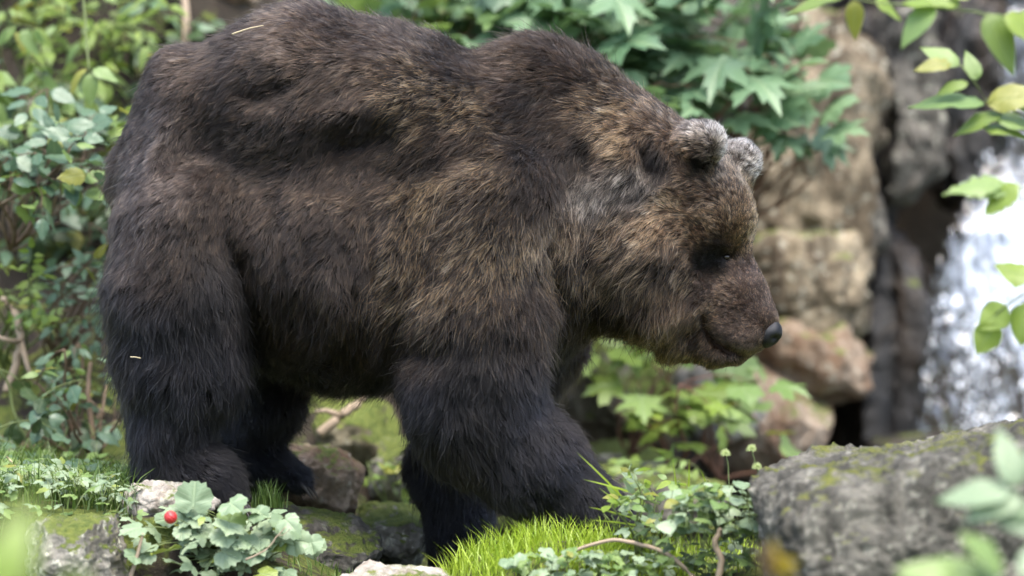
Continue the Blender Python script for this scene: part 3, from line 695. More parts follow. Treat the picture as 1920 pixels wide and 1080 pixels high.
# flow direction of each clump, with drifting whorls
def flow(p, n, f, jit):
    d = f[:, :3].copy()
    tw = np.stack([vnoise(p * 11 + 3, 1), vnoise(p * 11 + 31, 2), vnoise(p * 11 + 57, 3)], 1) * 0.38
    tw += np.stack([vnoise(p * 34 + 3, 4), vnoise(p * 34 + 31, 5), vnoise(p * 34 + 57, 6)], 1) * 0.34
    d = norm(d) + tw + rng.normal(0, jit, d.shape)
    d = d - n * (d * n).sum(1, keepdims=True)
    return norm(d)
cd = flow(cc, cn, cf, 0.16)
clen = cf[:, 3] / 100 * rng.lognormal(0, 0.16, N_CLUMP)
clift = np.clip(cf[:, 4] + rng.normal(0, 0.07, N_CLUMP), 0.08, 0.9)
rad = np.clip(cf[:, 3] * 0.0023, 0.0040, 0.0090)
# hairs
ci = np.repeat(np.arange(N_CLUMP), PER); NH = len(ci)
off = rng.normal(0, 1, (NH, 3)) * rad[ci][:, None]
off -= cn[ci] * (off * cn[ci]).sum(1, keepdims=True)
root = to_skin(cc[ci] + off, 2)
hn = norm(grad(root))
ok = np.abs(sample(F, root)) < 0.004
# bare skin: eyes, lips, nose pad
eye_c = surf_point(1362, 482)
for c, r in ((eye_c, 0.0115),): ok &= np.linalg.norm(root - c, axis=1) > r
mp = np.array([surf_point(*q) for q in MOUTH])
dm = np.full(NH, 1.0)
for a, b in zip(mp[:-1], mp[1:]):
    d = b - a; t = np.clip(((root - a) @ d) / (d @ d), 0, 1); dm = np.minimum(dm, np.linalg.norm(root - a - t[:, None] * d, axis=1))
ok &= dm > 0.006
nose_c, _ = bp(*hp(1443, 626)); ok &= np.linalg.norm(root - nose_c, axis=1) > 0.031
root, hn, ci = root[ok], hn[ok], ci[ok]; NH = len(ci)
hf = coat(root)
hd = flow(root, hn, hf, 0.10)
hd = norm(0.55 * hd + 0.45 * cd[ci]); hd = norm(hd - hn * (hd * hn).sum(1, keepdims=True))
L = np.minimum(clen[ci], hf[:, 3] / 100 * 1.35) * rng.uniform(0.65, 1.12, NH)
lift = np.clip(clift[ci] + rng.normal(0, 0.06, NH), 0.06, 0.95)
NP = 5
ts = np.linspace(0, 1, NP)
pos = np.zeros((NH, NP, 3))
bend = rng.normal(0, 0.13, (NH, 3))
guard = rng.random(NH) < np.interp(hf[:, 3], [1.0, 2.6, 4.0], [0.03, 0.05, 0.13])                                  # longer guard hairs that stand off
L = np.where(guard, L * rng.uniform(1.15, 1.55, NH), L); lift = np.where(guard, np.clip(lift + rng.uniform(0.05, 0.35, NH), 0, 0.95), lift)
bend[guard] *= 1.8
tipc = cc[ci] + cd[ci] * (clen[ci] * 0.95)[:, None] + cn[ci] * (clen[ci] * clift[ci] * 0.8)[:, None]
for j, t in enumerate(ts):
    rise = lift * L * (t * 1.25 - 0.45 * t * t)
    p = root + hd * (L * t)[:, None] * np.sqrt(np.maximum(1 - (lift * 0.8) ** 2, 0.1))[:, None] + hn * rise[:, None] + bend * (L * t * t)[:, None]
    p[:, 2] -= L * 0.10 * t * t
    target = cc[ci] + cd[ci] * (clen[ci] * t * 0.95)[:, None] + cn[ci] * (clen[ci] * clift[ci] * 0.85 * t)[:, None]
    pos[:, j] = p + (target - p) * (np.where(guard, 0.12, 0.46) * t ** 1.3)[:, None]
# strand colours
patch = fbm(root * 9, 3, 40); clv = rng.normal(0, 1, N_CLUMP)[ci]
tone = np.exp(0.34 * patch + 0.34 * clv + rng.normal(0, 0.32, NH))[:, None]
pale = rng.random(NH) < np.clip(hf[:, 11] * (1 + 0.9 * fbm(root * 14, 2, 60) + 0.35 * clv), 0, 0.9)
rootc = hf[:, 5:8] * tone
tip = np.where(pale[:, None], hf[:, 12:15], hf[:, 8:11]) * tone

fur = bpy.data.hair_curves.new('fur')
fur.add_curves([NP] * NH)
fur.attributes['position'].data.foreach_set('vector', pos.astype(np.float32).ravel())
ra = fur.attributes.get('radius') or fur.attributes.new('radius', 'FLOAT', 'POINT')
thick = np.clip(0.00024 + hf[:, 3] * 0.00006, 0.00036, 0.00050)[:, None] * np.array([1.0, 1.0, 0.9, 0.65, 0.18])[None]
ra.data.foreach_set('value', thick.astype(np.float32).ravel())
for nm, c in (('root_colour', rootc), ('tip_colour', tip)):
    at = fur.attributes.new(nm, 'FLOAT_VECTOR', 'CURVE')
    at.data.foreach_set('vector', np.clip(c, 0, 1).astype(np.float32).ravel())

fm, nt, N, Lk, pb = mat_new('bear_fur'); N.remove(pb)
hb = N.new('ShaderNodeBsdfHairPrincipled'); hb.model = 'CHIANG'; hb.parametrization = 'COLOR'
hb.inputs['Roughness'].default_value = 0.42; hb.inputs['Radial Roughness'].default_value = 0.55
hb.inputs['Coat'].default_value = 0.0; hb.inputs['IOR'].default_value = 1.28
a1 = N.new('ShaderNodeAttribute'); a1.attribute_name = 'root_colour'
a2 = N.new('ShaderNodeAttribute'); a2.attribute_name = 'tip_colour'
hi = N.new('ShaderNodeHairInfo')
Lk.new(mixc(nt, ramp(nt, hi.outputs['Intercept'], [(0.12, 0.0), (0.75, 1.0)]), a1.outputs['Color'], a2.outputs['Color']), hb.inputs['Color'])
Lk.new(hb.outputs[0], N['Material Output'].inputs[0])

sm, nt, N, Lk, pb = mat_new('bear_skin')
sa = N.new('ShaderNodeAttribute'); sa.attribute_name = 'coat_colour'; Lk.new(sa.outputs['Color'], pb.inputs['Base Color'])
pb.inputs['Roughness'].default_value = 0.85; pb.inputs['Specular IOR Level'].default_value = 0.1
bear = thing('brown_bear', 'large dark brown bear with golden tipped neck fur walking head down over mossy rocks', 'bear', (0, 0, 0))
body = obj('body', new_mesh('body', sv, sf), sm, bear)
_cs = coat(sv); at = body.data.attributes.new('coat_colour', 'FLOAT_COLOR', 'POINT')
at.data.foreach_set('color', np.concatenate([_cs[:, 5:8] * 0.5 + _cs[:, 8:11] * 0.35, np.ones((len(sv), 1))], 1).astype(np.float32).ravel())
furo = obj('fur', fur, fm, body)

# nose pad, with nostrils
def blob(n_lat, n_lon, fn):
    v, f = [], []
    for i in range(n_lat + 1):
        for j in range(n_lon):
            th = math.pi * i / n_lat; ph = 2 * math.pi * j / n_lon
            v.append(fn(Vector((math.sin(th) * math.cos(ph), math.sin(th) * math.sin(ph), math.cos(th)))))
    for i in range(n_lat):
        for j in range(n_lon):
            f.append((i * n_lon + j, (i + 1) * n_lon + j, (i + 1) * n_lon + (j + 1) % n_lon, i * n_lon + (j + 1) % n_lon))
    return v, f
def nose_fn(d):
    q = Vector((d.x * 0.030, d.y * 0.037, d.z * 0.036))
    if d.z < 0: q.x *= 1 - 0.35 * (-d.z)
    for sd in (-1, 1):                                       # comma-shaped nostrils
        w = math.exp(-(((d.y - 0.55 * sd) / 0.26) ** 2 + ((d.z + 0.12) / 0.22) ** 2)) * (1 if d.x > -0.2 else 0)
        q -= d * 0.012 * w
    q -= d * 0.004 * math.exp(-(d.y / 0.09) ** 2) * (1 if d.z < 0.2 else 0) * (1 if d.x > 0 else 0)
    return q
nm_, nt, N, Lk, pb = mat_new('nose_leather')
pb.inputs['Base Color'].default_value = (0.006, 0.0062, 0.0075, 1); pb.inputs['Roughness'].default_value = 0.38; pb.inputs['Specular IOR Level'].default_value = 0.35
bpn = N.new('ShaderNodeBump'); bpn.inputs['Strength'].default_value = 0.35; bpn.inputs['Distance'].default_value = 0.002
vo = N.new('ShaderNodeTexVoronoi'); vo.inputs['Scale'].default_value = 420
Lk.new(vo.outputs[0], bpn.inputs['Height']); Lk.new(bpn.outputs[0], pb.inputs['Normal'])
nv, nf = blob(24, 36, nose_fn)
no = obj('nose', new_mesh('nose', nv, nf), nm_, bear); no.location = nose_c
no.rotation_euler = (0, math.radians(20), -HA)
# eyes
em, nt, N, Lk, pb = mat_new('eye_brown')
pb.inputs['Base Color'].default_value = (0.012, 0.007, 0.004, 1); pb.inputs['Roughness'].default_value = 0.16
ev, ef = blob(12, 18, lambda d: d * 0.0115)
eyem = new_mesh('eye', ev, ef)
e1 = obj('eye', eyem, em, bear); e1.location = Vector(eye_c) + Vector((0.0, 0.0065, 0))
fx, _ = bp(*hp(1361, 481, 62)); fx = to_skin(fx[None], 4)[0]
e2 = obj('eye', eyem, em, bear); e2.location = Vector(fx) - Vector(norm(grad(fx[None]))[0]) * 0.006
# claws
cm, nt, N, Lk, pb = mat_new('claw_horn')
pb.inputs['Base Color'].default_value = (0.05, 0.042, 0.036, 1); pb.inputs['Roughness'].default_value = 0.4
cv, cfaces = [], []
for i in range(7):
    t = i / 6; r = 0.0075 * (1 - t) ** 0.75 + 0.0004
    x, z = 0.055 * t, -0.030 * t * t
    for j in range(8):
        a = 2 * math.pi * j / 8; cv.append((x, math.cos(a) * r * 0.75, z + math.sin(a) * r))
for i in range(6):
    for j in range(8): cfaces.append((i * 8 + j, i * 8 + (j + 1) % 8, (i + 1) * 8 + (j + 1) % 8, (i + 1) * 8 + j))
clawm = new_mesh('claw', cv, cfaces)
for (bx, by, bY, dx, dy, r) in ((425, 925, -170, 26, 16, 17), (1160, 1020, -205, 22, 14, 16), (915, 1055, 145, 22, 8, 15), (545, 890, 145, 22, 13, 12)):
    for j in range(5):
        o = (j - 2) * 17
        a, s = bp(bx + dx - abs(j - 2) * 6, by + dy, bY + o * 1.15)
        c = obj('claw', clawm, cm, bear); c.location = a; c.rotation_euler = (0, math.radians(20), math.radians(-4 * (2 - j)))

# ================================================================== plants
def leaf_mat(name, c1, c2, trans=0.35, rough=0.45, yellow=(0.25, 0.25, 0.04), ybit=0.06, back=None):
    m, nt, N, Lk, pb = mat_new(name)
    oi = N.new('ShaderNodeObjectInfo'); geo = N.new('ShaderNodeNewGeometry')
    tc = N.new('ShaderNodeTexCoord').outputs['Object']
    rnd = math_n(nt, 'FRACT', math_n(nt, 'ADD', oi.outputs['Random'], geo.outputs['Random Per Island']))
    col = mixc(nt, rnd, c1, c2)
    col = mixc(nt, math_n(nt, 'GREATER_THAN', math_n(nt, 'FRACT', math_n(nt, 'MULTIPLY', rnd, 7.31)), 1 - ybit), col, yellow)
    uv = N.new('ShaderNodeUVMap'); sx = N.new('ShaderNodeSeparateXYZ'); Lk.new(uv.outputs[0], sx.inputs[0])
    av = math_n(nt, 'ABSOLUTE', math_n(nt, 'SUBTRACT', sx.outputs['Y'], 0.5))
    rib = ramp(nt, av, [(0.012, 1.0), (0.035, 0.0)])
    wv = math_n(nt, 'SINE', math_n(nt, 'MULTIPLY', math_n(nt, 'SUBTRACT', sx.outputs['X'], math_n(nt, 'MULTIPLY', av, 0.7)), 44.0))
    vein = ramp(nt, wv, [(0.86, 0.0), (0.99, 0.55)])
    veins = math_n(nt, 'MAXIMUM', rib, vein)
    bright = mixc(nt, 0.5, col, (0.32, 0.40, 0.22))
    col = mixc(nt, math_n(nt, 'MULTIPLY', veins, 0.55), col, bright)
    col = mixc(nt, ramp(nt, noise(nt, 30, 4, 0.6, tc), [(0.3, 0.0), (0.75, 0.35)]), col, tuple(0.55 * x for x in c1))
    Lk.new(col, pb.inputs['Base Color']); pb.inputs['Roughness'].default_value = rough
    b = N.new('ShaderNodeBump'); b.inputs['Strength'].default_value = 0.5; b.inputs['Distance'].default_value = 0.004
    Lk.new(math_n(nt, 'SUBTRACT', 1.0, veins), b.inputs['Height']); Lk.new(b.outputs[0], pb.inputs['Normal'])
    tl = N.new('ShaderNodeBsdfTranslucent')
    tcol = mixc(nt, 0.6, col, (0.9, 1.0, 0.25), 'MULTIPLY'); bri = N.new('ShaderNodeBrightContrast'); Lk.new(tcol, bri.inputs[0]); bri.inputs[1].default_value = 0.02
    Lk.new(bri.outputs[0], tl.inputs[0])
    mx = N.new('ShaderNodeMixShader'); mx.inputs[0].default_value = trans
    Lk.new(pb.outputs[0], mx.inputs[1]); Lk.new(tl.outputs[0], mx.inputs[2]); Lk.new(mx.outputs[0], N['Material Output'].inputs[0])
    return m
L_BRIGHT = leaf_mat('leaf_bright', (0.13, 0.20, 0.035), (0.21, 0.29, 0.06), 0.40)
L_LIGHT = leaf_mat('leaf_light', (0.13, 0.22, 0.06), (0.23, 0.32, 0.10), 0.38)
L_BLUE = leaf_mat('leaf_blue', (0.065, 0.125, 0.075), (0.12, 0.19, 0.115), 0.28, 0.36, ybit=0.03)
L_MAPLE = leaf_mat('leaf_maple', (0.085, 0.165, 0.085), (0.165, 0.26, 0.135), 0.30, 0.42, ybit=0.02)
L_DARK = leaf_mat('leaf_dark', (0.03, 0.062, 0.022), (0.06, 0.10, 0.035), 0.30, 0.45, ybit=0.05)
L_GREY = leaf_mat('leaf_grey', (0.15, 0.22, 0.12), (0.27, 0.34, 0.21), 0.22, 0.5, ybit=0.05, yellow=(0.2, 0.25, 0.04))
L_FRESH = leaf_mat('leaf_fresh', (0.19, 0.29, 0.04), (0.29, 0.38, 0.07), 0.5, 0.4, ybit=0.1)
L_DRY = leaf_mat('leaf_dry', (0.17, 0.11, 0.06), (0.30, 0.20, 0.11), 0.2, 0.7, ybit=0.0)
WITHER_Y = leaf_mat('petal_yellow', (0.42, 0.30, 0.03), (0.55, 0.42, 0.06), 0.3, 0.6, ybit=0.0)
def plain(name, c, rough=0.7, c2=None, sc=30):
    m, nt, N, Lk, pb = mat_new(name)
    Lk.new(mixc(nt, noise(nt, sc, 5, 0.6), c, c2 or tuple(0.5 * x for x in c)), pb.inputs['Base Color']); pb.inputs['Roughness'].default_value = rough
    return m
M_STEM = plain('green_stem', (0.13, 0.17, 0.05)); M_TWIG = plain('brown_twig', (0.15, 0.10, 0.06)); M_RED = plain('reddish_stem', (0.17, 0.08, 0.05))
M_DEAD = plain('dead_wood', (0.34, 0.26, 0.18), 0.8); M_STRAW = plain('straw', (0.55, 0.45, 0.28))
def grass_mat(name, c1, c2):
    m, nt, N, Lk, pb = mat_new(name)
    geo = N.new('ShaderNodeNewGeometry'); col = mixc(nt, geo.outputs['Random Per Island'], c1, c2)
    Lk.new(col, pb.inputs['Base Color']); pb.inputs['Roughness'].default_value = 0.45
    tl = N.new('ShaderNodeBsdfTranslucent'); Lk.new(mixc(nt, 0.5, col, (0.9, 1.0, 0.3), 'MULTIPLY'), tl.inputs[0])
    mx = N.new('ShaderNodeMixShader'); mx.inputs[0].default_value = 0.4
    Lk.new(pb.outputs[0], mx.inputs[1]); Lk.new(tl.outputs[0], mx.inputs[2]); Lk.new(mx.outputs[0], N['Material Output'].inputs[0]); return m
G_BRIGHT = grass_mat('grass_bright', (0.20, 0.31, 0.02), (0.37, 0.47, 0.05)); G_MID = grass_mat('grass_mid', (0.06, 0.12, 0.02), (0.15, 0.22, 0.05))

# leaf shapes, unit length along +X, face +Z
def leaf_ovate(w, seed, teeth=0.0, tipp=1.0, fold=0.25, droop=0.25, n=9):
    r = random.Random(seed); v, f, uv = [], [], []
    for i in range(n + 1):
        t = i / n; hw = w * 0.5 * (math.sin(math.pi * t ** 0.75) ** 0.85) * (1 - 0.25 * t * tipp)
        z = -droop * t * t + 0.03 * math.sin(5 * t + seed)
        tw = 1 + (teeth * (1 if i % 2 else -1) if 0 < i < n else 0)
        for sdd in (-1, -0.5, 0, 0.5, 1):
            y = sdd * hw * (tw if abs(sdd) == 1 else 1)
            v.append((t + (0.04 * teeth * 8 if abs(sdd) == 1 and i % 2 else 0), y, z + abs(y) * fold - (y * y) * 0.9 * (r.uniform(0.5, 1.5)) + 0.02 * math.sin(9 * t + 4 * sdd + seed)))
            uv.append((t, 0.5 + sdd * 0.5))
    for i in range(n):
        for j in range(4):
            a = i * 5 + j; f.append((a, a + 5, a + 6, a + 1))
    return v, f, uv
def leaf_radial(outline, seed, cx=0.25, cup=0.12, droop=0.3):
    """outline: (angle deg from +X, radius) of one half 0..180, mirrored; fan with an inner ring"""
    r = random.Random(seed); pts = outline + [(-a, q) for a, q in reversed(outline[1:-1])]
    v = [(cx, 0, 0)]; uv = [(cx, 0.5)]; n = len(pts)
    for ring in (0.5, 1.0):
        for a, q in pts:
            q2 = q * ring * r.uniform(0.95, 1.05); x = cx + math.cos(math.radians(a)) * q2; y = math.sin(math.radians(a)) * q2
            d = math.hypot(x - cx, y)
            v.append((x, y, cup * d * abs(math.sin(math.radians(a) * 2.5)) - droop * d * d + 0.025 * r.uniform(-1, 1) * ring)); uv.append((x, 0.5 + 0.6 * y))
    f = []
    for i in range(n):
        j = (i + 1) % n; f.append((0, 1 + i, 1 + j)); f.append((1 + i, 1 + n + i, 1 + n + j, 1 + j))
    return v, f, uv
MAPLE = [(0, .78), (10, .56), (16, .60), (26, .36), (36, .50), (44, .60), (52, .74), (60, .56), (68, .58), (80, .34), (95, .40), (108, .50), (122, .42), (145, .30), (165, .26), (180, .18)]
GRAPE = [(0, .72), (12, .58), (20, .60), (32, .46), (45, .60), (56, .56), (68, .60), (84, .46), (100, .52), (118, .46), (140, .40), (160, .30), (180, .16)]
CREN = [(0, .62), (9, .66), (18, .60), (28, .66), (38, .59), (48, .64), (60, .57), (72, .60), (86, .53), (100, .55), (116, .48), (134, .44), (155, .36), (180, .12)]
def leaf_tri(seed, w=0.62, teeth=0.08):
    V, Fc, U = [], [], []
    for a, sc_ in ((0, 0.62), (68, 0.54), (-68, 0.54)):
        v, f, uv = leaf_ovate(w, seed + a, teeth, 0.3, 0.2, 0.2, 8); o = len(V); ca, sa = math.cos(math.radians(a)), math.sin(math.radians(a))
        V += [(0.36 + sc_ * (x * ca - y * sa), sc_ * (x * sa + y * ca), sc_ * z) for x, y, z in v]; Fc += [tuple(k + o for k in t) for t in f]; U += uv
    return V, Fc, U
SHAPES = {}
for k in range(3):
    SHAPES['ovate', k] = leaf_ovate(0.55, k, 0.0, 1.0, 0.22, (0.15, 0.32, 0.5)[k])
    SHAPES['narrow', k] = leaf_ovate(0.40, k + 5, 0.0, 1.0, 0.3, (0.1, 0.25, 0.45)[k])
    SHAPES['round', k] = leaf_ovate(0.80, k + 9, 0.0, 0.2, 0.15, (0.08, 0.2, 0.3)[k])
    SHAPES['tooth', k] = leaf_ovate(0.66, k + 13, 0.09, 0.8, 0.2, (0.15, 0.3, 0.45)[k], 11)
    SHAPES['maple', k] = leaf_radial(MAPLE, k, 0.25, 0.16, (0.2, 0.35, 0.5)[k])
    SHAPES['grape', k] = leaf_radial(GRAPE, k + 3, 0.25, 0.14, (0.15, 0.3, 0.45)[k])
    SHAPES['cren', k] = leaf_radial(CREN, k + 6, 0.2, 0.22, (0.1, 0.25, 0.5)[k])
    SHAPES['tri', k] = leaf_tri(k * 3)
_lm = {}
def leaf_mesh(shape, k, mat):
    key = (shape, k, mat.name)
    if key not in _lm:
        v, f, uv = SHAPES[shape, k]; m = new_mesh('leaf_' + shape, v, f); m.materials.append(mat)
        ul = m.uv_layers.new(name='UVMap'); vi = np.zeros(len(m.loops), dtype=np.int32); m.loops.foreach_get('vertex_index', vi)
        ul.data.foreach_set('uv', np.array(uv, dtype=np.float32)[vi].ravel()); _lm[key] = m
    return _lm[key]

def tube_into(V, Fc, pts, r0, r1, k=6):
    pts = [Vector(p) for p in pts]; o = len(V); n = len(pts)
    for i, p in enumerate(pts):
        d = (pts[min(i + 1, n - 1)] - pts[max(i - 1, 0)]).normalized()
        a = d.orthogonal().normalized(); b = d.cross(a); r = r0 + (r1 - r0) * i / max(n - 1, 1)
        for j in range(k):
            t = 2 * math.pi * j / k; V.append(p + (a * math.cos(t) + b * math.sin(t)) * r)
    for i in range(n - 1):
        for j in range(k): Fc.append((o + i * k + j, o + i * k + (j + 1) % k, o + (i + 1) * k + (j + 1) % k, o + (i + 1) * k + j))
    Fc.append(tuple(o + j for j in reversed(range(k)))); Fc.append(tuple(o + (n - 1) * k + j for j in range(k)))
def curve_pts(a, b, sag=0.0, n=7, wob=0.0):
    a, b = Vector(a), Vector(b); L = (b - a).length; out = []
    ph = random.uniform(0, 6)
    for i in range(n):
        t = i / (n - 1); p = a.lerp(b, t); p.z += sag * L * math.sin(math.pi * t)
        p.x += wob * L * math.sin(5 * t + ph) * t * (1 - t) * 4; p.y += wob * L * math.cos(4 * t + ph) * t * (1 - t) * 4; out.append(p)
    return out
NLEAF = 0
class Plant:
    def __init__(s, name, label, cat, base, stem_mat=M_STEM, group=None):
        s.base = Vector(base); s.root = thing(name, label, cat, s.base, group); s.V, s.F, s.sm = [], [], stem_mat; s.n = 0
    def stem(s, pts, r0, r1, k=6): tube_into(s.V, s.F, [Vector(p) - s.base for p in pts], r0, r1, k)
    def leaf(s, pos, d, up, size, shape, mat, name='leaf'):
        global NLEAF
        d = Vector(d).normalized(); up = Vector(up); z = (up - d * up.dot(d))
        z = z.normalized() if z.length > 1e-3 else d.orthogonal().normalized(); y = z.cross(d)
        o = bpy.data.objects.new(name, leaf_mesh(shape, random.randrange(3), mat)); COL.objects.link(o); o.parent = s.root
        R = Matrix((d, y, z)).transposed(); q = Vector(pos) - s.base
        o.rotation_euler = R.to_euler(); o.location = q; w = random.uniform(0.88, 1.12); o.scale = (size, size * w, size); s.n += 1; NLEAF += 1
        return o
    def twig(s, a, b, n, size, shape, mats, pet=0.25, sag=0.1, r=0.003, facing=(0, -0.5, 0.8), jit=0.45, start=0.15, droop=0.25):
        pts = curve_pts(a, b, sag, 8, 0.05); s.stem(pts, r, r * 0.4, 5)
        ax = (Vector(b) - Vector(a)).normalized(); side = ax.cross(Vector((0, 0, 1)))
        if side.length < 0.1: side = Vector((1, 0, 0))
        side.normalize()
        for i in range(n):
            t = start + (1 - start) * (i + 1) / n; k = t * (len(pts) - 1); j = min(int(k), len(pts) - 2); p = pts[j].lerp(pts[j + 1], k - j)
            sg = 1 if i % 2 else -1
            d = (ax * 0.5 + side * sg * 0.9 if i < n - 1 else ax) + Vector([random.gauss(0, 0.28) for _ in range(3)]); d.z -= droop; d.normalize()
            up = Vector(facing) + Vector([random.gauss(0, jit) for _ in range(3)])
            sz = size * random.uniform(0.65, 1.2); q = p + d * sz * pet
            s.stem([p, p.lerp(q, 0.5) + Vector((0, 0, 0.1 * sz)), q], r * 0.45, r * 0.35, 4)
            s.leaf(q, d, up, sz, shape if isinstance(shape, str) else random.choice(shape), random.choice(mats))
    def done(s, many=False):
        if s.V:
            o = obj('stalks' if many else 'stem', new_mesh('stem', s.V, s.F), s.sm, s.root)
            if many: o['kind'] = 'stuff'
        return s.root

def bush(name, label, cat, box, Y, ntw, per, size, shape, mats, base, stem_mat=M_STEM, tl=2.6, r=0.003, group=None, main=True, **kw):
    """box: pixel x0, x1, y0, y1 the foliage fills; Y: depth range; base: pixel x, y, depth where it roots"""
    p = Plant(name, label, cat, P(*base), stem_mat, group)
    for i in range(ntw):
        e = P(random.uniform(box[0], box[1]), random.uniform(box[2], box[3]), random.uniform(*Y))
        out = (e - p.base); out.y *= 0.3; out.normalize()
        d = (out * 0.5 + Vector((random.gauss(0, 0.6), random.gauss(-0.35, 0.4), random.gauss(0.0, 0.45)))).normalized()
        a = e - d * size * tl * random.uniform(0.7, 1.2)
        if main: p.stem(curve_pts(p.base, a, random.uniform(-0.05, 0.12), 9, 0.06), r * 1.7, r, 5)
        p.twig(a, e, per, size, shape, mats, r=r * 0.8, **kw)
    p.done(); return p

# ---- leafy bank behind the rump
bush('shrub', 'yellow green small leaved shrub cascading over the top of the bank', 'shrub', (20, 325, -20, 120), (1.5, 2.1), 34, 8, 0.062, 'narrow', [L_BRIGHT, L_LIGHT, L_FRESH], (170, 260, 2.3), droop=0.5)
bush('shrub', 'pale green ovate leaved shrub below the yellow green one, at the edge of the bank', 'shrub', (-30, 130, 40, 240), (1.2, 1.7), 18, 6, 0.078, 'ovate', [L_LIGHT, L_LIGHT, L_BRIGHT], (20, 400, 2.2), droop=0.8)
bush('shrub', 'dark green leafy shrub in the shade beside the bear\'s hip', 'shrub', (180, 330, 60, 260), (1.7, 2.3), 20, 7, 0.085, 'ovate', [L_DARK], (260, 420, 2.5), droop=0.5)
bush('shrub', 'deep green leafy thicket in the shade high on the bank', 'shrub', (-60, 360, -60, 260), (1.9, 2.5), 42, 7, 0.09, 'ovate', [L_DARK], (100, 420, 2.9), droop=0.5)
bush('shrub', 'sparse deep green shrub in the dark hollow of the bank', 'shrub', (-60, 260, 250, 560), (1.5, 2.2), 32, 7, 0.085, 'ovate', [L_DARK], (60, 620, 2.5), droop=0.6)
p = Plant('climbing_vine', 'hanging vine tip with three large smooth pointed leaves', 'vine', P(160, -40, 1.0))
k0 = P(160, 62, 0.95); k1 = P(168, 138, 0.9)
p.stem(curve_pts(p.base, k0, 0, 6, .03) + curve_pts(k0, k1, 0, 5)[1:], 0.004, 0.0025)
p.leaf(k1, (0.05, -0.3, -1), (0.1, -1, 0.15), 0.088, 'ovate', L_LIGHT); p.leaf(k1 + Vector((0.008, 0, .012)), (0.8, -0.2, -0.30), (0.1, -.8, .7), 0.082, 'ovate', L_LIGHT)
p.leaf(k1 + Vector((-0.008, 0, .012)), (-0.85, -0.2, -0.75), (-0.3, -.6, .7), 0.095, 'narrow', L_LIGHT); p.done()
bush('shrub', 'bluish green shrub with clusters of toothed leaves beside the bear\'s tail', 'shrub', (-20, 190, 205, 320), (0.55, 0.95), 14, 6, 0.074, 'tooth', [L_BLUE], (20, 470, 1.0), M_TWIG, droop=0.1)
p = Plant('branch', 'slender brown branch with drooping bluish leaves reaching towards the bear\'s rump', 'branch', P(-120, 430, 0.7), M_TWIG)
b0, b1 = P(0, 384, 0.62), P(125, 298, 0.55)
p.stem([p.base, P(-60, 405, .66), b0, P(45, 360, .6), P(85, 335, .57), b1, P(132, 274, .55)], 0.006, 0.0025)
for (ax_, ay_, bx_, by_, n) in ((60, 350, 40, 300, 5), (100, 325, 165, 300, 4), (45, 362, 150, 345, 7), (90, 335, 185, 375, 6), (20, 376, 60, 410, 5), (125, 298, 150, 260, 4), (0, 384, 20, 330, 5), (70, 345, 80, 400, 4), (110, 318, 185, 340, 5)):
    p.twig(P(ax_, ay_, .58), P(bx_, by_, random.uniform(.4, .65)), n, 0.066, 'tooth', [L_BLUE, L_BLUE, L_LIGHT], r=0.002, droop=0.15)
p.done()
bush('shrub', 'light green leaf cluster touching the bear\'s hip', 'shrub', (160, 262, 180, 250), (0.75, 1.0), 5, 5, 0.062, 'tooth', [L_LIGHT, L_BRIGHT], (170, 420, 1.3), droop=0.2)
bush('shrub', 'bushy low shrub with many small bluish leaves halfway down the bank', 'shrub', (40, 225, 455, 590), (0.7, 1.1), 20, 6, 0.046, 'ovate', [L_BLUE], (110, 720, 1.4), M_TWIG, droop=0.2)
bush('shrub', 'fresh yellow green shrub at the edge of the bank above dead sticks', 'shrub', (-20, 95, 490, 600), (0.7, 1.1), 13, 7, 0.040, 'ovate', [L_FRESH, L_LIGHT], (20, 740, 1.4), droop=0.1)
p = Plant('sprig', 'single fresh pale green sprig with paired leaves standing above the low shrub', 'sprig', P(60, 560, .8)); p.twig(P(55, 540, .75), P(60, 470, .7), 9, 0.034, 'ovate', [L_FRESH], r=0.002, facing=(0, -1, .3)); p.done()
bush('shrub', 'few bluish leaves hanging before the green mossy boulder', 'shrub', (105, 215, 595, 665), (0.8, 1.0), 5, 4, 0.046, 'ovate', [L_BLUE], (215, 560, 1.2), droop=0.6)
bush('sapling', 'upright thin stemmed sapling with small bluish leaves close behind the hind leg', 'sapling', (70, 232, 660, 760), (0.5, 0.9), 17, 6, 0.040, 'ovate', [L_BLUE, L_LIGHT, L_BLUE], (165, 880, 0.75), M_TWIG, r=0.0035, droop=0.1)
bush('broadleaf_plant', 'low plant with dull bluish rounded leaves at the foot of the bank', 'plant', (-20, 215, 755, 860), (0.4, 0.8), 13, 4, 0.062, 'round', [L_BLUE, L_DARK], (80, 890, 0.7), droop=0.5)
bush('leafy_plant', 'yellowish green plant in front of the sapling stems', 'plant', (40, 200, 690, 800), (1.0, 1.3), 12, 6, 0.045, 'narrow', [L_LIGHT, L_BRIGHT], (120, 860, 1.2))
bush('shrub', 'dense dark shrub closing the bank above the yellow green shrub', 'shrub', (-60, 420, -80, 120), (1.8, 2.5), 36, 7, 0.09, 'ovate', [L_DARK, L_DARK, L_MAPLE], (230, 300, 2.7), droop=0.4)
bush('shrub', 'dark leafy tangle in the hollow behind the bluish shrub and branch', 'shrub', (-60, 260, 120, 500), (1.25, 1.8), 42, 7, 0.075, 'ovate', [L_DARK, L_DARK, L_BLUE], (120, 560, 2.0), M_TWIG, droop=0.4)
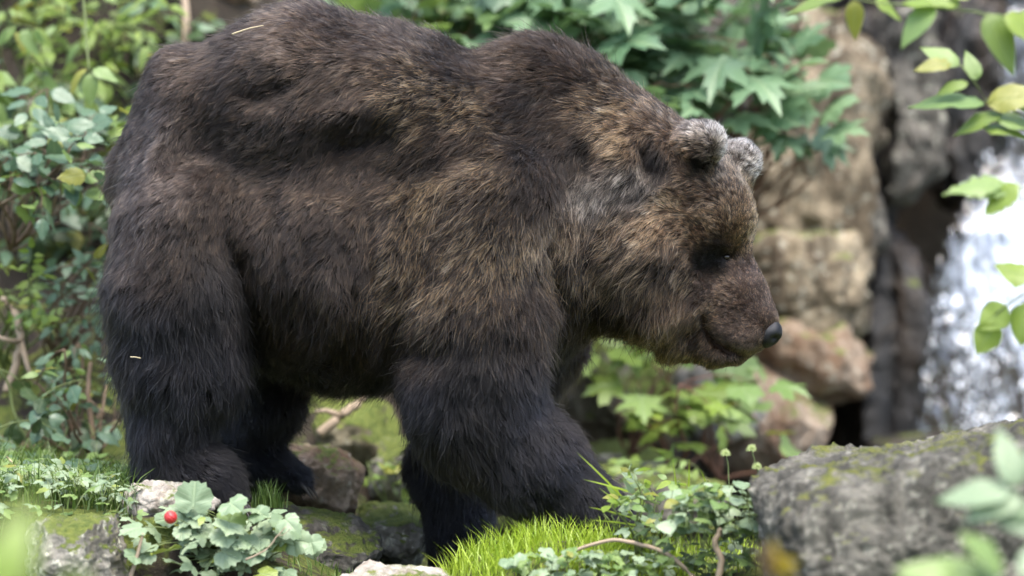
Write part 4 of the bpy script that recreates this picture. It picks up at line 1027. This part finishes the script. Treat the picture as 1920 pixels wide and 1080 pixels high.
# ---- maples behind the back and the hump
def maple(label, box, Y, ntw, per, size, base, mats=(L_MAPLE,), **kw):
    return bush('maple_sapling', label, 'sapling', box, Y, ntw, per, size, ['maple', 'grape', 'maple'], list(mats), base, M_RED, tl=2.0, r=0.004, facing=(0, -0.45, 0.85), jit=0.25, pet=0.5, **kw)
maple('lobed leaved sapling with bright tips above the bear\'s lower back', (630, 900, -40, 90), (1.5, 2.2), 18, 5, 0.17, (760, 330, 2.4), (L_MAPLE, L_LIGHT))
maple('dense lobed leaved sapling right behind the bear\'s hump', (880, 1180, -40, 170), (1.5, 2.3), 24, 5, 0.19, (1040, 420, 2.5))
maple('tall lobed leaved sapling rising over the bear\'s neck', (1130, 1400, -40, 150), (1.5, 2.2), 14, 5, 0.19, (1250, 460, 2.5))
maple('lobed leaves spreading low behind the bear\'s ears', (1170, 1420, 140, 235), (1.5, 2.0), 10, 4, 0.16, (1250, 480, 2.4))
maple('thin sapling with a few lobed leaves hanging before the grey cliff', (1380, 1520, 80, 270), (1.6, 2.0), 8, 3, 0.13, (1380, 420, 2.4))
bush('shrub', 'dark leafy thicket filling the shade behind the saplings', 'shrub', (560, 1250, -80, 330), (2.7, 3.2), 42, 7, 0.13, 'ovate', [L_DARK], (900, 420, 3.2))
maple('small lobed leaved seedling under the bear\'s throat', (1110, 1260, 635, 720), (1.5, 1.9), 5, 3, 0.13, (1180, 860, 1.9), (L_LIGHT, L_BRIGHT))  # seedling greens picked lighter to carry sunlight in the leaf colour
maple('small lobed leaved seedling with red stems before the pale slab', (1190, 1340, 750, 850), (1.4, 1.8), 6, 4, 0.095, (1270, 900, 1.7), (L_FRESH, L_BRIGHT))
maple('seedling with light green lobed leaves before the rounded tan boulder', (1290, 1440, 690, 800), (1.5, 1.8), 5, 3, 0.12, (1350, 900, 1.8), (L_LIGHT, L_LIGHT))
bush('herb', 'bright green small herb behind the bear\'s elbow', 'herb', (708, 765, 860, 950), (0.9, 1.1), 7, 5, 0.045, 'round', [L_BRIGHT, L_LIGHT], (735, 990, 1.0), r=0.002)
bush('herb', 'yellow green weed among the stones beyond the forearm', 'herb', (1120, 1330, 850, 930), (0.9, 1.4), 12, 5, 0.05, 'ovate', [L_LIGHT, L_BRIGHT], (1220, 980, 1.2), r=0.002)

# ---- foreground
p = Plant('strawberry_plant', 'grey green strawberry plant with scalloped leaves and one red berry by the near hind paw', 'plant', P(420, 1075, -0.42))
spots = []
for i in range(100):
    spots.append((random.triangular(235, 590, 420), random.uniform(935, 1085), random.uniform(-0.60, -0.42)))
for (x_, y_, Y_) in spots:
    lim = 925 + max(0, x_ - 470) * 0.75 + max(0, 300 - x_) * 0.2
    y_ = max(y_, lim); e = P(x_, y_, Y_); a = p.base + Vector((random.uniform(-.1, .1), 0, random.uniform(-.05, .03)))
    p.stem(curve_pts(a, e, 0.15, 7, .05), 0.0018, 0.0012, 5)
    d = Vector((random.gauss(0, 0.7) + (x_ - 420) / 300, -0.55, random.gauss(-0.15, 0.2)))
    kind = random.choice(['cren', 'tri', 'tri', 'cren', 'grape'])
    p.leaf(e, d, Vector((random.gauss(0, .3), -0.65, 0.75 + random.gauss(0, .2))), random.uniform(0.040, 0.072) * (1.15 if kind == 'tri' else 1), kind, L_GREY)
e = P(362, 955, -0.56); p.leaf(e, (0.05, 0.15, 1), (0, -1, 0.2), 0.078, 'cren', L_GREY)
e = P(425, 985, -0.57); p.leaf(e, (0.5, 0.0, 0.8), (-.2, -.9, .3), 0.066, 'cren', L_LIGHT)
bpos = P(320, 970, -0.62)
FIB = [Vector((math.sqrt(1 - z * z) * math.cos(2.4 * i), math.sqrt(1 - z * z) * math.sin(2.4 * i), z)) for i in range(64) for z in [1 - (2 * i + 1) / 64]]
def berry_fn(d):
    return d * (0.0118 + 0.0035 * max(d.dot(k) for k in FIB) ** 24)
p.stem(curve_pts(p.base, bpos, 0.12, 7), 0.0015, 0.001)
bv, bf = blob(28, 44, berry_fn); bm_ = plain('berry_red', (0.45, 0.03, 0.025), 0.35, (0.30, 0.015, 0.02), 200)
bo = obj('berry', new_mesh('berry', bv, bf), bm_, p.root); bo.location = bpos - p.base
p.done()
def cover(name, label, cat, box, Y, n, size, shape, mats, rise=0.05, base=None, floor=None):
    """low leafy ground cover: each leaf on its own short stalk above the soil"""
    x0, x1 = box[0], box[1]
    p = Plant(name, label, cat, base or P((x0 + x1) / 2, box[3], sum(Y) / 2))
    for i in range(n):
        Yp = random.uniform(*Y); e = P(random.uniform(x0, x1), 0, Yp)
        if floor is None: e.z = float(ground_h(e.x, e.y)) + rise * random.uniform(0.35, 1.1)
        else: e.z = P(0, random.uniform(box[2], box[3]), Yp).z
        f = Vector((e.x + random.gauss(0, .015), e.y + random.gauss(0, .015), e.z - rise * random.uniform(.5, 1.0)))
        p.stem([f, f.lerp(e, .6) + Vector((0, 0, .004)), e], 0.0012, 0.0008, 4)
        d = Vector((random.gauss(0, 1), random.gauss(-.3, .7), random.gauss(0, .15)))
        p.leaf(e, d, Vector((random.gauss(0, .25), -.45 + random.gauss(0, .2), .85)), size * random.uniform(.6, 1.25), shape, random.choice(mats))
    return p.done(True)
cover('ground_cover', 'carpet of small pale green leaves on the ledge beside the near hind leg', 'ground cover', (-60, 262, 0, 960), (-0.50, -0.12), 220, 0.042, 'tri', [L_GREY, L_GREY, L_LIGHT], 0.07)
cover('ground_cover', 'thin carpet of small green leaves behind the near hind leg', 'ground cover', (-120, 260, 0, 930), (-0.15, 0.5), 200, 0.036, 'round', [L_LIGHT, L_BLUE], 0.06)
cover('clover_patch', 'patch of pale round leaves climbing the lit end of the huge boulder', 'clover', (1265, 1435, 905, 1000), (-0.78, -0.55), 130, 0.044, 'round', [L_GREY, L_LIGHT, L_GREY], 0.06, P(1350, 1060, -.6), True)
cover('clover_patch', 'shaded lower leaves between the huge boulder and the arching twig', 'clover', (1190, 1430, 980, 1090), (-0.70, -0.45), 110, 0.046, 'tri', [L_LIGHT, L_DARK, L_GREY], 0.06, P(1320, 1090, -.6), True)
cover('ground_ivy', 'low scalloped leaves growing in the bright grass under the arching twig', 'ground cover', (960, 1260, 1035, 1085), (-0.75, -0.52), 150, 0.030, 'cren', [L_GREY, L_LIGHT], 0.04, P(1100, 1090, -.6), True)
bush('herb', 'pale green upright herb standing before the bear\'s outstretched forepaw', 'herb', (1160, 1265, 880, 1000), (-0.62, -0.45), 12, 6, 0.036, 'ovate', [L_LIGHT, L_GREY, L_FRESH], (1210, 1070, -0.5), tl=1.8, r=0.0018, droop=-0.1)
# clover flowers
M_FLOW = plain('clover_head', (0.42, 0.45, 0.22), 0.7, (0.25, 0.33, 0.10), 300)
for (x_, y_, lab) in ((1360, 851, 'pale clover flower on a straight stalk, the one standing apart'), (1409, 842, 'tallest pale clover flower on a leaning stalk beside the boulder'), (1419, 876, 'short stalked pale clover flower near the pale rim of the boulder')):
    p = Plant('clover_flower', lab, 'flower', P(x_ + 20, 960, -0.62)); e = P(x_, y_, -0.62)
    p.stem(curve_pts(p.base, e, 0.03, 8, .04), 0.0014, 0.001)
    fv_, ff_ = [], []
    for i in range(46):
        th = math.acos(1 - 1.5 * (i + .5) / 46); ph = i * 2.4; d = Vector((math.sin(th) * math.cos(ph), math.sin(th) * math.sin(ph), math.cos(th)))
        a = d.orthogonal().normalized() * 0.0022; b = d.cross(a).normalized() * 0.0022; o = len(fv_)
        fv_ += [d * .003 + a, d * .003 + b, d * .003 - a, d * .003 - b, d * random.uniform(.012, .0155)]; ff_ += [(o, o + 1, o + 4), (o + 1, o + 2, o + 4), (o + 2, o + 3, o + 4), (o + 3, o, o + 4)]
    h = obj('flower_head', new_mesh('flower_head', fv_, ff_, False), M_FLOW, p.root); h.location = e - p.base; p.done()

# ---- grass
def blades(name, n, fn, mat, lean=0.4, seg=3):
    V, Fc = [], []
    for i in range(n):
        b, h, w = fn(); a = random.uniform(0, 6.283); ld = Vector((math.cos(a), math.sin(a), 0)) * h * random.uniform(0.1, lean) ; sd = Vector((-math.sin(a), math.cos(a), 0))
        sd = (sd + Vector((random.gauss(0, .5), random.gauss(0, .5), 0))).normalized() * w; o = len(V)
        for j in range(seg):
            t = j / seg; c = b + ld * t * t + Vector((0, 0, h * (t - 0.25 * lean * t * t))); V += [c - sd * (1 - t * .6), c + sd * (1 - t * .6)]
        V.append(b + ld + Vector((0, 0, h * (1 - 0.25 * lean))))
        for j in range(seg - 1): Fc.append((o + 2 * j, o + 2 * j + 1, o + 2 * j + 3, o + 2 * j + 2))
        Fc.append((o + 2 * seg - 2, o + 2 * seg - 1, o + 2 * seg))
    return new_mesh(name, V, Fc)
def gpt(x0, x1, Y0, Y1, dz=0.0):
    Yp = random.uniform(Y0, Y1); p = P(random.uniform(x0, x1), 0, Yp); p.z = float(ground_h(p.x, p.y)) + dz - 0.01; return p
def grass(label, n, fn, mat, lean=0.5):
    o = obj('grass', blades('grass', n, fn, mat, lean), mat); o['kind'] = 'stuff'; o['label'] = label; o['category'] = 'grass'; return o
# mound of soil that carries the bright grass
mv, mf = ico(5); mq = mv * np.array([0.30, 0.22, 0.13]); mq = mq + mv * (0.02 * fbm(mv * 3, 3, 5))[:, None]
mound = obj('grassy_mound', new_mesh('mound', mq, mf), M_SOIL); mound.location = (0.13, -0.42, 0.0); mound['kind'] = 'structure'
def mound_pt():
    while True:
        u_, w_ = random.uniform(-1, 1), random.uniform(-1, 1)
        if u_ * u_ + w_ * w_ < 0.95: break
    z = 0.13 * math.sqrt(max(0, 1 - u_ * u_ - w_ * w_))
    return Vector((0.13 + 0.30 * u_, -0.42 + 0.22 * w_, z - 0.012)), random.uniform(.035, .11), random.uniform(.0012, .0022)
grass('bright yellow green grass on the mound under the forepaws', 2600, mound_pt, G_BRIGHT, 0.7)
grass('green grass on the ledge beside the near hind leg', 1900, lambda: (gpt(-120, 258, -0.42, 0.35), random.uniform(.04, .15), random.uniform(.0012, .0024)), G_MID, 0.8)
grass('short grass among the stones under the bear', 900, lambda: (gpt(420, 860, -0.45, 0.4), random.uniform(.02, .06), random.uniform(.001, .002)), G_MID, 0.7)
grass('green grass beyond the boulder and forepaw', 700, lambda: (gpt(1080, 1500, -0.5, 0.3), random.uniform(.04, .10), random.uniform(.0012, .0022)), G_BRIGHT, 0.7)
tft = obj('grass_tuft', blades('tuft', 170, lambda: (P(random.gauss(500, 16), 952, random.gauss(-0.06, .03)), random.uniform(.03, .085), .0013), G_MID, .45), G_MID)
tft['kind'] = 'stuff'; tag(tft, 'tuft of fine green grass growing between the two hind paws', 'grass tuft')
p = Plant('grass_clump', 'long single grass blades leaning over the bear\'s forearm', 'grass', P(1190, 960, -0.5), G_BRIGHT)
BLD = new_mesh('blade', [(0, -.012, 0), (0, .012, 0), (.35, -.013, .02), (.35, .013, .02), (.7, -.008, 0), (.7, .008, 0), (1, 0, -.05)], [(0, 2, 3, 1), (2, 4, 5, 3), (4, 6, 5)]); BLD.materials.append(G_BRIGHT)
for (x0, y0, x1, y1) in ((1165, 930, 1083, 848), (1190, 925, 1096, 898), (1185, 965, 1126, 915), (1190, 972, 1108, 950), (1195, 985, 1112, 974), (1272, 950, 1262, 862), (1290, 950, 1293, 862), (1330, 930, 1316, 882)):
    a, b = P(x0, y0, -.5), P(x1, y1, -.55 - random.uniform(0, .08)); o = bpy.data.objects.new('blade', BLD); COL.objects.link(o); o.parent = p.root
    d = (b - a); Lb = d.length; d.normalize(); z = Vector((0, -1, .3)); z = (z - d * z.dot(d)).normalized(); o.rotation_euler = Matrix((d, z.cross(d), z)).transposed().to_euler(); o.location = a - p.base; o.scale = (Lb, .17, Lb)
def stick(name, label, pts, r0, r1, mat, cat='twig', extra=()):
    V, Fc = [], []; pts = [P(*q) for q in pts]
    fine = []
    for i in range(len(pts) - 1):
        a = pts[max(i - 1, 0)]; b = pts[i]; c = pts[i + 1]; d = pts[min(i + 2, len(pts) - 1)]
        for k in range(5):
            t = k / 5; fine.append(0.5 * ((2 * b) + (c - a) * t + (2 * a - 5 * b + 4 * c - d) * t * t + (3 * b - a - 3 * c + d) * t ** 3))
    fine.append(pts[-1]); base = fine[0].copy()
    tube_into(V, Fc, [q - base + Vector([random.gauss(0, r0 * .12) for _ in range(3)]) for q in fine], r0, r1, 8)
    for e in extra: tube_into(V, Fc, [P(*q) - base for q in e], r1 * 1.1, r1 * .5, 6)
    o = obj(name, new_mesh(name, V, Fc), mat); o.location = base; return tag(o, label, cat)
stick('twig', 'pale bare twig arching over the bright grass', [(1040, 1052, -.62), (1085, 1030, -.62), (1150, 1013, -.64), (1215, 1025, -.66), (1265, 1048, -.68), (1310, 1095, -.7)], .0035, .0055, M_DEAD)
stick('root', 'twisted pale root hanging at the end of the huge boulder', [(1352, 990, -.72), (1340, 1020, -.72), (1352, 1050, -.72), (1346, 1095, -.72)], .006, .008, M_DEAD)
stick('twig', 'short dry stick poking out below the strawberry leaves', [(268, 1000, -.6), (255, 1050, -.6), (240, 1095, -.6)], .003, .006, M_DEAD)
stick('twig', 'thin branched dry twig over the strawberry leaves towards the slab', [(460, 1050, -.62), (500, 1030, -.62), (520, 1005, -.62), (536, 988, -.62)], .0022, .001, M_DEAD, extra=[[(520, 1005, -.62), (532, 1003, -.62), (545, 990, -.61)]])
def on_fur(px, py, off=0.036):
    q = surf_point(px, py); n = norm(grad(q[None]))[0]; q = q + n * off
    return (q[0] / ((D0 + q[1]) / D0) * PPM + 960, 540 - (q[2] - CZ) / ((D0 + q[1]) / D0) * PPM, q[1])
stick('straw', 'pale straw lying on the bear\'s back', [on_fur(450, 84), on_fur(475, 76), on_fur(502, 70)], .0022, .0010, M_STRAW, 'straw')
stick('straw', 'tiny pale bit of straw caught in the thigh fur', [on_fur(262, 666), on_fur(271, 667), on_fur(279, 670)], .0014, .0010, M_STRAW, 'straw')
stick('branch', 'crooked pale dead branch on the dark bank', [(12, 735, .85), (30, 680, .85), (38, 640, .85), (30, 590, .88), (5, 560, .9)], .012, .009, M_DEAD, 'branch', extra=[[(38, 640, .85), (52, 690, .84), (66, 720, .83)], [(38, 640, .85), (20, 640, .8), (-10, 630, .8)]])
stick('branch', 'thin upright dead branch behind the bear\'s rump at the top of the bank', [(340, 130, 1.9), (350, 60, 1.9), (346, 0, 1.95), (340, -60, 2)], .014, .010, M_DEAD, 'branch')
stick('branch', 'dead forked branch lying on mossy stones under the belly', [(598, 815, 1.0), (640, 780, 1.0), (672, 755, 1.02), (705, 725, 1.05)], .016, .010, M_DEAD, 'branch', extra=[[(640, 780, 1.0), (612, 770, 1.0), (590, 772, 1.0)]])
stick('branch', 'bundle of brown stalks standing behind the near hind leg', [(178, 860, .7), (172, 800, .7), (165, 730, .72), (170, 680, .75)], .010, .005, M_TWIG, 'branch', extra=[[(190, 860, .7), (188, 800, .7), (200, 720, .72)], [(140, 830, .7), (132, 780, .7), (120, 730, .72)]])
stick('straw', 'dry stalk leaning over the ledge grass', [(12, 856, -.1), (30, 875, -.1), (50, 905, -.1)], .003, .0015, M_STRAW, 'straw')

# ---- leaves hanging in from the side of the waterfall, nearer to the lens
def sprig(label, stem_pts, leaves, mat, size, shape='ovate', r=.003):
    p = Plant('overhanging_twig', label, 'twig', P(*stem_pts[0]), M_STEM); p.stem([P(*q) for q in stem_pts], r, r * .5)
    for (x_, y_, Y_, dx, dz, nz, sc_) in leaves:
        p.leaf(P(x_, y_, Y_), (dx, random.uniform(-.3, .1), dz), (random.gauss(0, .2), -0.8, nz), size * sc_, shape, mat if not isinstance(mat, list) else random.choice(mat))
    p.done()
sprig('long twig with bright pale leaves crossing above the cliff and waterfall', [(1980, 90, -1.3), (1900, 45, -1.3), (1830, 22, -1.3), (1740, 12, -1.3), (1640, 5, -1.3), (1560, -12, -1.3)],
      [(1850, 25, -1.32, .4, -.8, .5, 1.15), (1880, 30, -1.35, 1, -.5, .6, 1.0), (1750, 10, -1.3, -.2, -.15, 1.2, .9), (1690, 8, -1.3, 1, .05, 1.6, .9), (1600, 0, -1.3, .1, -1, .3, .7), (1580, -2, -1.3, -1, .0, 1.5, 1.0), (1640, 2, -1.28, .9, -.35, .8, .6), (1800, 12, -1.3, -.8, .4, .8, .8), (1905, 42, -1.3, 1, .3, .5, 1.0), (1780, -5, -1.3, .8, .4, .8, .8)], [L_LIGHT, L_BRIGHT, L_FRESH], .112)
sprig('curling leafy twig with folded green leaves before the dark wet rock', [(2010, 260, -1.1), (1930, 220, -1.1), (1850, 190, -1.1), (1835, 165, -1.1), (1800, 120, -1.1)],
      [(1798, 125, -1.1, -.7, .55, .4, .75), (1785, 118, -1.1, -.9, -.1, .8, .7), (1832, 150, -1.1, -.3, 1, .4, .55), (1815, 155, -1.1, -1, -.25, .9, .6), (1845, 195, -1.1, -1, .12, 1.5, 1.3), (1850, 195, -1.1, 1, .25, .5, 1.1), (1880, 215, -1.1, -1, -.15, 1.4, .9), (1860, 225, -1.1, 1, -.05, 1.6, 1.2), (1900, 200, -1.1, 1, .2, .8, .9), (1840, 240, -1.1, 1, -.1, 1.8, .9)], [L_BRIGHT, L_LIGHT], .118)
sprig('twig tip with pale toothed leaves hanging before the top of the white water', [(2010, 380, -1.4), (1940, 355, -1.4), (1880, 345, -1.4)],
      [(1885, 345, -1.4, -1, .15, 1.2, 1.0), (1900, 350, -1.4, -.9, -.1, 1.3, .8), (1920, 352, -1.4, .9, -.25, 1.0, 1.0), (1910, 345, -1.42, -.4, -.3, 1.2, .8)], [L_FRESH, L_LIGHT], .115, 'tooth')
sprig('twig with two yellow green drooping leaves before the lower white water', [(2010, 560, -1.2), (1930, 545, -1.2), (1888, 572, -1.2), (1865, 590, -1.2)],
      [(1888, 572, -1.2, -.7, -.6, .4, .75), (1868, 605, -1.2, -.5, -.85, .3, .75), (1925, 565, -1.2, -.2, -1, .3, .9), (1935, 520, -1.2, -1, .35, .7, .8), (1960, 540, -1.2, .2, 1, .3, .8)], L_FRESH, .10, 'round')
sprig('large blurred grey green leaves rising before the huge boulder', [(1990, 1060, -2.3), (1940, 960, -2.3), (1900, 925, -2.3)],
      [(1900, 925, -2.3, -.95, .1, .8, 1.3), (1905, 915, -2.3, -.2, 1, .3, 1.1), (1915, 930, -2.3, -.8, -.25, .9, 1.1), (1930, 900, -2.3, .4, .9, .4, 1.0), (1950, 950, -2.3, -1, -.1, .9, .9), (1990, 985, -2.3, -1, .1, .5, 1.1)], L_GREY, .095)
sprig('large blurred pale leaves at the foot of the huge boulder', [(1960, 1190, -2.6), (1900, 1110, -2.6), (1850, 1080, -2.6)],
      [(1850, 1078, -2.6, -1, .1, .9, 1.5), (1880, 1075, -2.6, -.3, .35, .8, 1.0), (1880, 1080, -2.6, -.9, -.2, 1, 1.3), (1910, 1080, -2.6, .8, .5, .6, 1.2), (1790, 1085, -2.6, -1, .35, .7, .9)], [L_GREY, L_LIGHT], .10)
sprig('very blurred bright green leaf blades standing before the brown block of rock', [(-60, 1350, -4.2), (-40, 1200, -4.2), (-20, 1130, -4.2)],
      [(-15, 1150, -4.2, .18, 1, .2, 1.25), (10, 1180, -4.2, -.1, 1, .2, .9), (148, 1200, -4.2, -.02, 1, .2, .75)], L_FRESH, .095)
p = Plant('withered_flower', 'blurred withered yellow and brown flower head before the huge boulder', 'flower', P(1445, 1220, -2.8), M_TWIG)
e = P(1450, 1058, -2.8); p.stem(curve_pts(p.base, e, 0, 6), .003, .002)
for i in range(46):
    d = Vector((random.gauss(0, 1), random.gauss(0, 1), random.gauss(0.2, .8))).normalized()
    p.leaf(e, d, (d.orthogonal()), .036 * random.uniform(.7, 1.1), 'narrow', WITHER_Y if d.x > 0.0 else L_DRY, 'petal')
p.done()
